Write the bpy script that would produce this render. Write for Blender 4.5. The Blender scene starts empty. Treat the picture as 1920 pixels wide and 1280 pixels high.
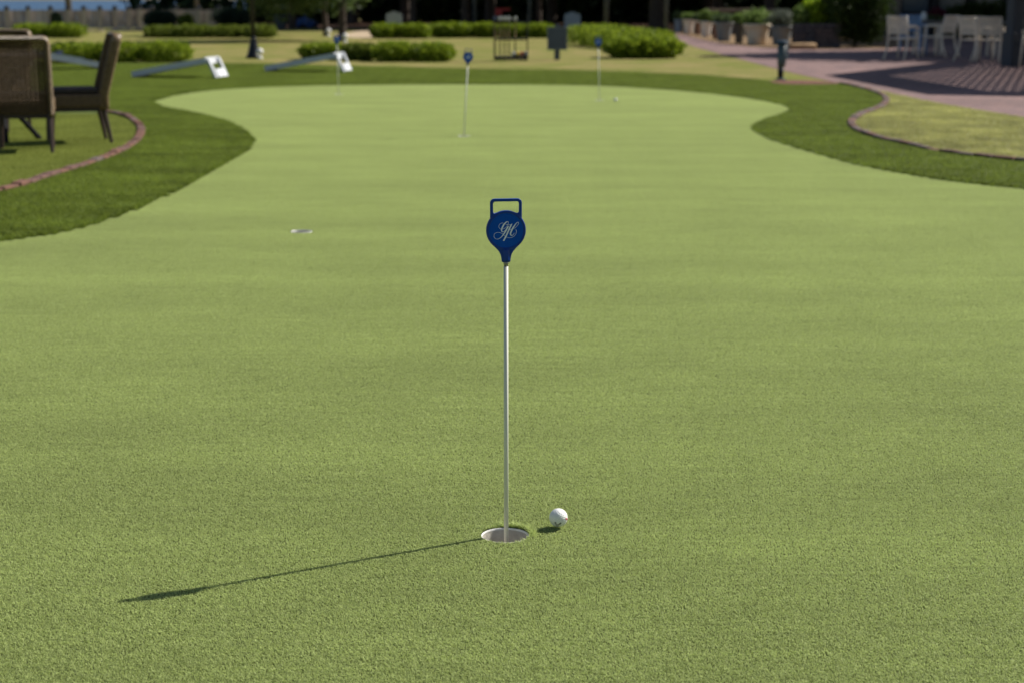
import bpy, bmesh, math, random
import numpy as np
from mathutils import Vector, Matrix, geometry as mgeo

random.seed(7)
rng = np.random.default_rng(11)
R = math.radians
S = bpy.context.scene
COL = S.collection

# ------------------------------------------------------------------ camera
F, CX, CY, H = 3100.0, 960.0, 640.0, 1.2          # focal length in photograph pixels, principal point, eye height
PITCH = math.atan(640.0 / F)
cam_d = bpy.data.cameras.new('camera')
cam = bpy.data.objects.new('camera', cam_d)
COL.objects.link(cam)
cam.location = (0, 0, H)
cam.rotation_euler = (math.pi / 2 - PITCH, 0, 0)
cam_d.sensor_width = 36
cam_d.lens = F / 1920 * 36
cam_d.clip_start = 0.05
cam_d.clip_end = 12000
cam_d.dof.use_dof = True
cam_d.dof.focus_distance = 3.77
cam_d.dof.aperture_fstop = 4.7
S.camera = cam

# ------------------------------------------------------------------ world, sun, exposure
SUN = Vector((0.79, 0.445, 0.80)).normalized()     # towards the sun, from the pin's shadow
w = bpy.data.worlds.new('World')
S.world = w
w.use_nodes = True
nt = w.node_tree
sky = nt.nodes.new('ShaderNodeTexSky')
sky.sky_type = 'NISHITA'
sky.sun_disc = False
sky.sun_elevation = math.asin(SUN.z)
sky.sun_rotation = math.atan2(SUN.x, SUN.y)
bg = nt.nodes['Background']
bg.inputs['Strength'].default_value = 0.058
nt.links.new(sky.outputs[0], bg.inputs['Color'])
sun_d = bpy.data.lights.new('sun', 'SUN')
sun_d.energy = 5.0
sun_d.angle = R(0.5)
sun_d.color = (1.0, 0.95, 0.86)
sun = bpy.data.objects.new('sun', sun_d)
COL.objects.link(sun)
sun.location = (20, 10, 20)
sun.rotation_euler = (-SUN).to_track_quat('-Z', 'Y').to_euler()
S.view_settings.view_transform = 'Standard'
S.view_settings.look = 'None'
S.view_settings.gamma = 1
S.view_settings.use_curve_mapping = False
S.view_settings.exposure = 0.5
S.cycles.use_denoising = True
S.cycles.max_bounces = 8
S.cycles.sample_clamp_indirect = 6


# ------------------------------------------------------------------ photograph pixel -> point in the place
CP, SP = math.cos(PITCH), math.sin(PITCH)
def ray(px, py):
    u, v = (px - CX) / F, (CY - py) / F
    return Vector((u, CP + v * SP, -SP + v * CP))
def gp(px, py, z=0.0):
    d = ray(px, py)
    t = (H - z) / -d.z
    return Vector((d.x * t, d.y * t, z))
def at(px, py, Y):
    d = ray(px, py)
    t = Y / d.y
    return Vector((d.x * t, Y, H + d.z * t))
def g2(pts, z=0.0):
    return [gp(a, b, z).to_2d() for a, b in pts]
def smooth2(pts, n=6, closed=False):
    P = [Vector(p) for p in pts]
    out = []
    N = len(P)
    for i in range(N if closed else N - 1):
        if closed:
            a, b, c, d = P[i - 1], P[i], P[(i + 1) % N], P[(i + 2) % N]
        else:
            a, b, c, d = P[max(i - 1, 0)], P[i], P[i + 1], P[min(i + 2, N - 1)]
        for k in range(n):
            t = k / n
            out.append(0.5 * ((2 * b) + (c - a) * t + (2 * a - 5 * b + 4 * c - d) * t * t + (3 * b - a - 3 * c + d) * t ** 3))
    if not closed:
        out.append(P[-1].copy())
    return out


# ------------------------------------------------------------------ materials
MATS = {}
def mat(name, col, rough=0.7, var=0.0, scale=8.0, col2=None, bump=0.0, bscale=60.0, spec=0.3, metal=0.0, transl=0.0,
        stretch=(1, 1, 1), obj_space=True, coat=0.0, contrast=(0.35, 0.65)):
    if name in MATS:
        return MATS[name]
    m = bpy.data.materials.new(name)
    m.use_nodes = True
    n, l = m.node_tree.nodes, m.node_tree.links
    b = n['Principled BSDF']
    b.inputs['Roughness'].default_value = rough
    b.inputs['Specular IOR Level'].default_value = spec
    b.inputs['Metallic'].default_value = metal
    b.inputs['Coat Weight'].default_value = coat
    b.inputs['Base Color'].default_value = (*col, 1)
    tc = n.new('ShaderNodeTexCoord')
    mp = n.new('ShaderNodeMapping')
    mp.inputs['Scale'].default_value = stretch
    l.new(tc.outputs['Object'], mp.inputs[0])
    if col2 or var:
        if not col2:
            col2 = tuple(c * (1 - var) for c in col)
        tx = n.new('ShaderNodeTexNoise')
        tx.inputs['Scale'].default_value = scale
        tx.inputs['Detail'].default_value = 6
        tx.inputs['Roughness'].default_value = 0.65
        l.new(mp.outputs[0], tx.inputs['Vector'])
        cr = n.new('ShaderNodeValToRGB')
        cr.color_ramp.elements[0].position = contrast[0]
        cr.color_ramp.elements[1].position = contrast[1]
        cr.color_ramp.elements[0].color = (*col, 1)
        cr.color_ramp.elements[1].color = (*col2, 1)
        l.new(tx.outputs['Fac'], cr.inputs[0])
        l.new(cr.outputs[0], b.inputs['Base Color'])
    if bump:
        t2 = n.new('ShaderNodeTexNoise')
        t2.inputs['Scale'].default_value = bscale
        t2.inputs['Detail'].default_value = 4
        l.new(mp.outputs[0], t2.inputs['Vector'])
        bp = n.new('ShaderNodeBump')
        bp.inputs['Strength'].default_value = bump
        bp.inputs['Distance'].default_value = 0.01
        l.new(t2.outputs['Fac'], bp.inputs['Height'])
        l.new(bp.outputs[0], b.inputs['Normal'])
    MATS[name] = m
    return m

def leaf_mat(name, c1, c2, transl=0.35, rough=0.5, world_noise=None, spec=0.08):
    """leaf or blade: colour varies blade by blade (attribute 'tint'), lets some light through"""
    if name in MATS:
        return MATS[name]
    m = bpy.data.materials.new(name)
    m.use_nodes = True
    n, l = m.node_tree.nodes, m.node_tree.links
    b = n['Principled BSDF']
    b.inputs['Roughness'].default_value = rough
    b.inputs['Specular IOR Level'].default_value = spec
    a = n.new('ShaderNodeAttribute')
    a.attribute_name = 'tint'
    mx = n.new('ShaderNodeMix')
    mx.data_type = 'RGBA'
    mx.inputs['A'].default_value = (*c1, 1)
    mx.inputs['B'].default_value = (*c2, 1)
    l.new(a.outputs['Fac'], mx.inputs['Factor'])
    out = mx.outputs['Result']
    if world_noise:
        g = n.new('ShaderNodeNewGeometry')
        for st, amt in world_noise:
            mp = n.new('ShaderNodeMapping')
            mp.inputs['Scale'].default_value = st
            l.new(g.outputs['Position'], mp.inputs[0])
            tx = n.new('ShaderNodeTexNoise')
            tx.inputs['Scale'].default_value = 1.0
            tx.inputs['Detail'].default_value = 3
            l.new(mp.outputs[0], tx.inputs['Vector'])
            mr = n.new('ShaderNodeMapRange')
            mr.inputs['From Min'].default_value = 0.3
            mr.inputs['From Max'].default_value = 0.7
            mr.inputs['To Min'].default_value = 1 - amt
            mr.inputs['To Max'].default_value = 1 + amt
            l.new(tx.outputs['Fac'], mr.inputs['Value'])
            ml = n.new('ShaderNodeMix')
            ml.data_type = 'RGBA'
            ml.blend_type = 'MULTIPLY'
            ml.inputs['Factor'].default_value = 1
            l.new(out, ml.inputs['A'])
            l.new(mr.outputs[0], ml.inputs['B'])
            out = ml.outputs['Result']
    l.new(out, b.inputs['Base Color'])
    t = n.new('ShaderNodeBsdfTranslucent')
    l.new(out, t.inputs['Color'])
    ms = n.new('ShaderNodeMixShader')
    ms.inputs[0].default_value = transl
    l.new(b.outputs[0], ms.inputs[1])
    l.new(t.outputs[0], ms.inputs[2])
    l.new(ms.outputs[0], n['Material Output'].inputs['Surface'])
    MATS[name] = m
    return m


# ------------------------------------------------------------------ mesh building
class MB:
    def __init__(s):
        s.v, s.f = [], []
    def add(s, vs, fs):
        o = len(s.v)
        s.v += [tuple(x) for x in vs]
        s.f += [tuple(i + o for i in q) for q in fs]
        return s
    def box(s, c, d, rot=None, taper=1.0):
        x, y, z = d[0] / 2, d[1] / 2, d[2] / 2
        k = taper
        vs = [Vector(p) for p in [(-x*k, -y*k, -z), (x*k, -y*k, -z), (x*k, y*k, -z), (-x*k, y*k, -z), (-x, -y, z), (x, -y, z), (x, y, z), (-x, y, z)]]
        if rot is not None:
            m = rot if isinstance(rot, Matrix) else Matrix.Rotation(rot, 3, 'Z')
            vs = [m @ p for p in vs]
        c = Vector(c)
        return s.add([p + c for p in vs], [(0, 3, 2, 1), (4, 5, 6, 7), (0, 1, 5, 4), (1, 2, 6, 5), (2, 3, 7, 6), (3, 0, 4, 7)])
    def tube(s, pts, r, n=8, cap=True, flat=1.0):
        P = [Vector(p) for p in pts]
        rs = r if isinstance(r, (list, tuple)) else [r] * len(P)
        t0 = (P[1] - P[0]).normalized()
        up = Vector((0, 0, 1)) if abs(t0.z) < 0.9 else Vector((0, 1, 0))
        a = t0.cross(up).normalized()
        vs, fs = [], []
        for i, p in enumerate(P):
            t = (P[min(i + 1, len(P) - 1)] - P[max(i - 1, 0)]).normalized()
            a = (a - t * a.dot(t)).normalized()
            b = t.cross(a)
            for k in range(n):
                q = 2 * math.pi * k / n
                vs.append(p + (a * math.cos(q) + b * math.sin(q) * flat) * rs[i])
        for i in range(len(P) - 1):
            for k in range(n):
                fs.append((i * n + k, i * n + (k + 1) % n, (i + 1) * n + (k + 1) % n, (i + 1) * n + k))
        if cap:
            fs.append(tuple(range(n))[::-1])
            fs.append(tuple((len(P) - 1) * n + k for k in range(n)))
        return s.add(vs, fs)
    def lathe(s, prof, n=24, c=(0, 0, 0), cap=True):
        c = Vector(c)
        vs, fs = [], []
        for r_, z in prof:
            for k in range(n):
                q = 2 * math.pi * k / n
                vs.append(c + Vector((r_ * math.cos(q), r_ * math.sin(q), z)))
        for i in range(len(prof) - 1):
            for k in range(n):
                fs.append((i * n + k, i * n + (k + 1) % n, (i + 1) * n + (k + 1) % n, (i + 1) * n + k))
        if cap:
            fs.append(tuple(range(n))[::-1])
            fs.append(tuple((len(prof) - 1) * n + k for k in range(n)))
        return s.add(vs, fs)
    def ball(s, c, r, n=14, sq=(1, 1, 1)):
        m = n // 2 + 1
        pr = [(max(1e-4, math.sin(math.pi * i / m)) * r, -math.cos(math.pi * i / m) * r) for i in range(m + 1)]
        o = len(s.v)
        s.lathe(pr, n)
        c = Vector(c)
        for i in range(o, len(s.v)):
            x = s.v[i]
            s.v[i] = (x[0] * sq[0] + c.x, x[1] * sq[1] + c.y, x[2] * sq[2] + c.z)
        return s
    def prism(s, poly, z0, z1):
        n = len(poly)
        vs = [(p[0], p[1], z0) for p in poly] + [(p[0], p[1], z1) for p in poly]
        fs = [tuple(range(n))[::-1], tuple(range(n, 2 * n))]
        fs += [(i, (i + 1) % n, n + (i + 1) % n, n + i) for i in range(n)]
        return s.add(vs, fs)
    def mesh(s, name, m=None, smooth=False):
        me = bpy.data.meshes.new(name)
        me.from_pydata(s.v, [], s.f)
        if m:
            me.materials.append(m)
        if smooth:
            me.polygons.foreach_set('use_smooth', [True] * len(me.polygons))
        me.update()
        return me

def bevel(me, w_, seg=2):
    b = bmesh.new()
    b.from_mesh(me)
    bmesh.ops.remove_doubles(b, verts=b.verts, dist=1e-6)
    bmesh.ops.bevel(b, geom=[e for e in b.edges if e.is_manifold and e.calc_face_angle(0) > 0.5], offset=w_, segments=seg,
                    affect='EDGES', profile=0.5, clamp_overlap=True)
    b.to_mesh(me)
    b.free()
    return me

def tag(o, label=None, cat=None, group=None, kind=None):
    if label: o['label'] = label
    if cat: o['category'] = cat
    if group: o['group'] = group
    if kind: o['kind'] = kind
    return o
def obj(name, me, m=None, parent=None, loc=(0, 0, 0), rot=(0, 0, 0), smooth=False, bev=0, label=None, cat=None, group=None, kind=None):
    if isinstance(me, MB):
        me = me.mesh(name, m, smooth)
        if bev:
            bevel(me, bev)
    elif m and not me.materials:
        me.materials.append(m)
    o = bpy.data.objects.new(name, me)
    COL.objects.link(o)
    o.location = loc
    o.rotation_euler = rot
    if parent:
        o.parent = parent
    return tag(o, label, cat, group, kind)
def thing(name, label, cat, loc=(0, 0, 0), rotz=0, group=None):
    o = bpy.data.objects.new(name, None)
    COL.objects.link(o)
    o.empty_display_size = 0.1
    o.location = loc
    o.rotation_euler = (0, 0, rotz)
    return tag(o, label, cat, group)
def kids(o):
    return list(o.children)
def dup(root, loc, rotz, label, rot=None, scale=None):
    r = root.copy()
    COL.objects.link(r)
    r.location = loc
    r.rotation_euler = rot if rot else (0, 0, rotz)
    if scale:
        r.scale = (scale,) * 3
    r['label'] = label
    for ch in kids(root):
        c = ch.copy()
        COL.objects.link(c)
        c.parent = r
        for g in kids(ch):
            d = g.copy()
            COL.objects.link(d)
            d.parent = c
    return r

def quads_mesh(name, V, m, tint=None, nv=4):
    """V: (n, nv, 3) array of faces -> mesh with a per-face 'tint'"""
    n = len(V)
    me = bpy.data.meshes.new(name)
    me.vertices.add(n * nv)
    me.vertices.foreach_set('co', V.reshape(-1).astype(np.float32))
    me.loops.add(n * nv)
    me.loops.foreach_set('vertex_index', np.arange(n * nv, dtype=np.int32))
    me.polygons.add(n)
    me.polygons.foreach_set('loop_start', np.arange(0, n * nv, nv, dtype=np.int32))
    me.polygons.foreach_set('loop_total', np.full(n, nv, dtype=np.int32))
    if tint is not None:
        at_ = me.attributes.new('tint', 'FLOAT', 'FACE')
        at_.data.foreach_set('value', tint.astype(np.float32))
    me.materials.append(m)
    me.update()
    me.validate()
    return me

def leaf_quads(P, size, up=0.3, aspect=0.55, N=None):
    """a rhombic leaf, folded nowhere, at each point"""
    n = len(P)
    d = rng.normal(size=(n, 3))
    d[:, 2] += up
    if N is not None:
        d += N * 0.8
    d /= np.linalg.norm(d, axis=1)[:, None]
    o = rng.normal(size=(n, 3))
    s_ = np.cross(d, o)
    s_ /= np.linalg.norm(s_, axis=1)[:, None] + 1e-9
    L = size * rng.uniform(0.6, 1.3, n)[:, None]
    V = np.empty((n, 4, 3))
    V[:, 0] = P - d * L * 0.5
    V[:, 1] = P + s_ * L * 0.5 * aspect
    V[:, 2] = P + d * L * 0.5
    V[:, 3] = P - s_ * L * 0.5 * aspect
    return V

def blob_points(n, c, r, shell=0.35, lump=0.18, box=2.0, flat_bottom=None):
    """points in the outer part of a lumpy (super)ellipsoid"""
    u = rng.normal(size=(n, 3))
    u /= np.linalg.norm(u, axis=1)[:, None]
    k = (np.abs(u) ** box).sum(1) ** (-1 / box)
    ph = rng.uniform(0, 6.28, 6)
    r = np.asarray(r, float)
    q = u * 3.0
    lum = 1 + lump * (np.sin(q[:, 0] * 1.7 * max(r[0] / r.min(), 1) + ph[0]) * np.cos(q[:, 1] * 1.9 + ph[1]) + 0.5 * np.sin(q[:, 2] * 3 + q[:, 0] * 4 + ph[2]))
    rad = 1 - shell * rng.uniform(0, 1, n) ** 1.6
    P = u * (k * lum * rad)[:, None] * r + np.asarray(c)
    return P, u

# ================================================================== GROUND
def clean(poly):
    out = []
    for p in poly:
        if not out or (p - out[-1]).length > 1e-4:
            out.append(p)
    return out
def sheet(name, poly, z, m, holes=(), skirt=0.0, **kw):
    loops = [[Vector((p[0], p[1], 0)) for p in poly]] + [[Vector((p[0], p[1], 0)) for p in h] for h in holes]
    tris = mgeo.tessellate_polygon(loops)
    vs = [(p.x, p.y, z) for lp in loops for p in lp]
    fs = []
    for t in tris:
        a, b, c = (Vector(vs[i]) for i in t)
        fs.append(tuple(t) if (b - a).cross(c - a).z > 0 else tuple(t)[::-1])
    mb = MB().add(vs, fs)
    if skirt:
        n = len(poly)
        mb.add([(p[0], p[1], z) for p in poly] + [(p[0], p[1], z - skirt) for p in poly], [(i, (i + 1) % n, n + (i + 1) % n, n + i) for i in range(n)])
    return obj(name, mb, m, **kw)

lawn_m = mat('lawn_grass', (0.235, 0.195, 0.072), 0.9, col2=(0.125, 0.152, 0.022), scale=0.8, contrast=(0.40, 0.62), bump=1.0, bscale=45, spec=0.1)
fringe_base_m = mat('fringe_backing', (0.045, 0.062, 0.016), 0.95, col2=(0.03, 0.045, 0.012), scale=4, spec=0.1)
green_base_m = mat('green_backing', (0.070, 0.088, 0.027), 0.95, col2=(0.052, 0.066, 0.020), scale=30, spec=0.05, bump=0.4, bscale=300)
path_m = mat('path_pavers', (0.275, 0.182, 0.165), 0.85, col2=(0.185, 0.125, 0.122), scale=3.5, bump=0.5, bscale=20, spec=0.2, stretch=(5, 9, 1))
soil_m = mat('mulch', (0.10, 0.055, 0.032), 0.95, col2=(0.055, 0.03, 0.02), scale=9, bump=1.0, bscale=30, spec=0.1)
tan_m = mat('sandy_mulch', (0.26, 0.18, 0.10), 0.95, col2=(0.13, 0.08, 0.045), scale=4, bump=1.0, bscale=20, spec=0.1)
sand_m = mat('sand', (0.46, 0.36, 0.25), 0.95, col2=(0.36, 0.28, 0.19), scale=3, bump=0.5, bscale=20, spec=0.1)

green_px = [(285, 193), (330, 181), (400, 171), (500, 165), (640, 161.5), (870, 160), (1100, 162), (1220, 168), (1320, 176), (1400, 186),
            (1460, 197), (1482, 207), (1470, 216), (1436, 227), (1413, 239), (1418, 251), (1450, 266), (1510, 285), (1600, 310), (1700, 330),
            (1800, 345), (1920, 358), (2150, 384), (2500, 430)]
green_px_l = [(-260, 495), (-120, 474), (0, 457), (130, 437), (240, 402), (330, 362), (400, 325), (455, 292), (474, 270), (465, 254), (430, 233),
              (370, 216), (305, 204)]
ga = smooth2(g2(green_px), 5)
gb = smooth2(g2(green_px_l), 5)
GREEN = clean(ga + [Vector((8.5, 6.0)), Vector((8.5, -4)), Vector((-8.5, -4)), Vector((-6.5, 6.6))] + gb)

cup_px = [(947, 999), (565, 433.5), (870, 255), (635, 177), (1124, 188.5)]
CUPS = [gp(a, b, 0.012).to_2d() for a, b in cup_px]
def circ(c, r, n=32):
    return [Vector((c[0] + r * math.cos(2 * math.pi * k / n), c[1] + r * math.sin(2 * math.pi * k / n))) for k in range(n)]
GZ = 0.008
sheet('putting_green', GREEN, GZ, green_base_m, holes=[circ(c, 0.0555) for c in CUPS], kind='structure')

fr_far = [(-700, 117), (0, 118.5), (350, 119.5), (500, 122), (700, 128), (900, 132), (1100, 135.5), (1300, 143), (1390, 150), (1455, 157)]
border_px = [(1580, 160.5), (1640, 176), (1661, 189), (1653, 203), (1615, 219), (1596, 233), (1606, 248), (1640, 262), (1700, 276),
             (1760, 289), (1850, 301), (1920, 308), (2100, 324), (2400, 345)]
fa = smooth2(g2(fr_far), 4)
BORDER = smooth2(g2(border_px), 8)
FRINGE = clean(fa + BORDER + [Vector((11, 6)), Vector((11, -6)), Vector((-14, -6)), Vector((-16, 12))])
sheet('fringe_turf', FRINGE, 0.004, fringe_base_m, kind='structure', holes=[circ(c, 0.07) for c in CUPS])
arc_px = [(-300, 372), (-140, 379), (0, 364), (100, 334), (180, 308), (230, 287), (256, 269), (265, 250), (258, 236), (240, 224), (212, 216),
          (180, 210), (120, 205.5), (40, 203), (-80, 203.5), (-220, 210), (-360, 230), (-420, 280)]
ARC = smooth2(g2(arc_px), 6, closed=True)
turf2_m = mat('patio_turf_backing', (0.10, 0.13, 0.035), 0.95, col2=(0.075, 0.105, 0.028), scale=6, spec=0.1)
sheet('turf_island', ARC, 0.009, turf2_m, kind='structure')

lawn_poly = [Vector(p) for p in [(-14, 900), (-14, 84), (-18, 74), (-60, 71), (-140, 66), (-140, -40), (160, -40), (160, 900)]]
sheet('lawn', lawn_poly, 0.0, lawn_m, holes=[circ(c, 0.09) for c in CUPS], skirt=2.6, kind='structure')

path_px = [(1262, 68), (1290, 84), (1340, 99), (1400, 115), (1480, 136), (1560, 154), (1650, 174), (1760, 197), (1920, 224), (2300, 285)]
pa = smooth2(g2(path_px), 4)
PATH = clean(pa + [Vector((26, 14)), Vector((40, 40)), Vector((22, 62)), Vector((14, 70)), gp(1258, 62).to_2d()])
def pavers(m):
    n, l = m.node_tree.nodes, m.node_tree.links
    b = n['Principled BSDF']
    src = b.inputs['Base Color'].links[0].from_socket
    tc = n.new('ShaderNodeTexCoord')
    mp = n.new('ShaderNodeMapping')
    mp.inputs['Rotation'].default_value = (0, 0, R(38))
    l.new(tc.outputs['Object'], mp.inputs[0])
    bt = n.new('ShaderNodeTexBrick')
    bt.inputs['Scale'].default_value = 1.0
    bt.inputs['Brick Width'].default_value = 0.205
    bt.inputs['Row Height'].default_value = 0.105
    bt.inputs['Mortar Size'].default_value = 0.006
    bt.inputs['Color1'].default_value = (1.15, 1.08, 1.05, 1)
    bt.inputs['Color2'].default_value = (0.72, 0.74, 0.80, 1)
    bt.inputs['Mortar'].default_value = (0.45, 0.45, 0.45, 1)
    l.new(mp.outputs[0], bt.inputs['Vector'])
    tx = n.new('ShaderNodeTexNoise')
    tx.inputs['Scale'].default_value = 0.6
    tx.inputs['Detail'].default_value = 5
    l.new(tc.outputs['Object'], tx.inputs['Vector'])
    mr = n.new('ShaderNodeMapRange')
    mr.inputs['From Min'].default_value = 0.3
    mr.inputs['From Max'].default_value = 0.7
    mr.inputs['To Min'].default_value = 0.78
    mr.inputs['To Max'].default_value = 1.15
    l.new(tx.outputs['Fac'], mr.inputs['Value'])
    out = src
    for k in (bt.outputs['Color'], mr.outputs[0]):
        mx = n.new('ShaderNodeMix')
        mx.data_type = 'RGBA'
        mx.blend_type = 'MULTIPLY'
        mx.inputs['Factor'].default_value = 1
        l.new(out, mx.inputs['A'])
        l.new(k, mx.inputs['B'])
        out = mx.outputs['Result']
    l.new(out, b.inputs['Base Color'])
pavers(path_m)
sheet('brick_path', PATH, 0.005, path_m, kind='structure')
bed_px = [(1262, 61), (1285, 67), (1320, 76), (1352, 82), (1400, 88), (1450, 91), (1530, 94), (1600, 93), (1670, 92)]
bd = smooth2(g2(bed_px), 4)
sheet('planting_bed', clean(bd + [Vector((12.5, 52)), Vector((11, 75)), Vector((5.5, 78))]), 0.010, tan_m, kind='structure')
sheet('sand_patch', smooth2(g2([(628, 68), (655, 62), (680, 58), (702, 58.5), (702, 66), (697, 71.5), (668, 72), (640, 71)]), 4, True), 0.006, sand_m, kind='structure')
sheet('mulch_bank', smooth2([Vector(p) for p in [(-13, 74), (-6, 70.5), (0, 70), (6, 68), (12, 66), (15, 70), (16, 98), (0, 98), (-14, 98)]], 4, True), 0.008, soil_m, kind='structure')
LAMPBED = smooth2(g2([(1440, 156), (1470, 152.5), (1530, 153.5), (1590, 159), (1540, 162), (1470, 161.5)]), 4, True)
sheet('lamp_bed', LAMPBED, 0.012,
      mat('red_mulch', (0.16, 0.06, 0.04), 0.95, col2=(0.09, 0.035, 0.025), scale=12, bump=1, bscale=30), kind='structure')

water_m = mat('water', (0.02, 0.055, 0.115), 0.35, bump=1.0, bscale=0.9, spec=0.22, stretch=(0.5, 1, 1), col2=(0.035, 0.085, 0.17), scale=0.012)
water_m.node_tree.nodes['Bump'].inputs['Distance'].default_value = 0.5
obj('water', MB().add([(-6000, -300, -2.2), (3000, -300, -2.2), (3000, 9000, -2.2), (-6000, 9000, -2.2)], [(0, 1, 2, 3)]), water_m, kind='structure')

# ------------------------------------------------------------------ blades of turf
def strip_blades(P, h, wd, lean, curl, tint_pow=1.0):
    """each blade a bent two-piece strip (quad + triangle)"""
    n = len(P)
    a = rng.uniform(0, 6.283, n)
    d = np.stack([np.cos(a), np.sin(a), np.zeros(n)], 1)
    b = a + rng.normal(0, 0.6, n) + math.pi / 2
    s_ = np.stack([np.cos(b), np.sin(b), np.zeros(n)], 1)
    hh = h * rng.uniform(0.55, 1.15, n)
    ln = lean * rng.uniform(0.2, 1.4, n)
    w2 = wd * rng.uniform(0.6, 1.2, n)[:, None] / 2
    z = np.array([0, 0, 1.0])
    p0 = P
    p1 = P + d * (hh * ln * 0.45)[:, None] + z * (hh * 0.62)[:, None]
    p2 = P + d * (hh * ln * (1 + curl))[:, None] + z * (hh * rng.uniform(0.8, 1.0, n))[:, None]
    Q = np.empty((n, 4, 3))
    Q[:, 0] = p0 - s_ * w2; Q[:, 1] = p0 + s_ * w2; Q[:, 2] = p1 + s_ * w2 * 0.9; Q[:, 3] = p1 - s_ * w2 * 0.9
    T = np.empty((n, 4, 3))
    T[:, 0] = p1 - s_ * w2 * 0.9; T[:, 1] = p1 + s_ * w2 * 0.9; T[:, 2] = p2 + s_ * w2 * 0.35; T[:, 3] = p2 - s_ * w2 * 0.35
    t = rng.uniform(0, 1, n) ** tint_pow
    return np.concatenate([Q, T]), np.concatenate([t, t])

def row_points(size, n, pitch=0.008):
    """tufts stitched in rows running across the green"""
    k = int(round(size / pitch))
    rows = (np.arange(k) + 0.5) / k * size
    m = n // k
    X = rng.uniform(0, size, (k, m))
    Y = rows[:, None] + rng.normal(0, pitch * 0.17, (k, m))
    P = np.stack([X.ravel() - size / 2, Y.ravel() - size / 2, np.zeros(k * m)], 1)
    return P

def patch_points(size, n):
    k = int(math.sqrt(n))
    g = (np.arange(k) + 0.5) / k * size
    X, Y = np.meshgrid(g, g)
    P = np.stack([X.ravel(), Y.ravel(), np.zeros(k * k)], 1)
    P[:, :2] += rng.uniform(-0.5, 0.5, (k * k, 2)) * size / k
    P[:, :2] -= size / 2
    return P

def inside(poly, X, Y):
    px = np.array([p[0] for p in poly]); py = np.array([p[1] for p in poly])
    r = np.zeros(X.shape, bool)
    j = len(px) - 1
    for i in range(len(px)):
        c = ((py[i] > Y) != (py[j] > Y)) & (X < (px[j] - px[i]) * (Y - py[i]) / (py[j] - py[i] + 1e-12) + px[i])
        r ^= c
        j = i
    return r

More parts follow.
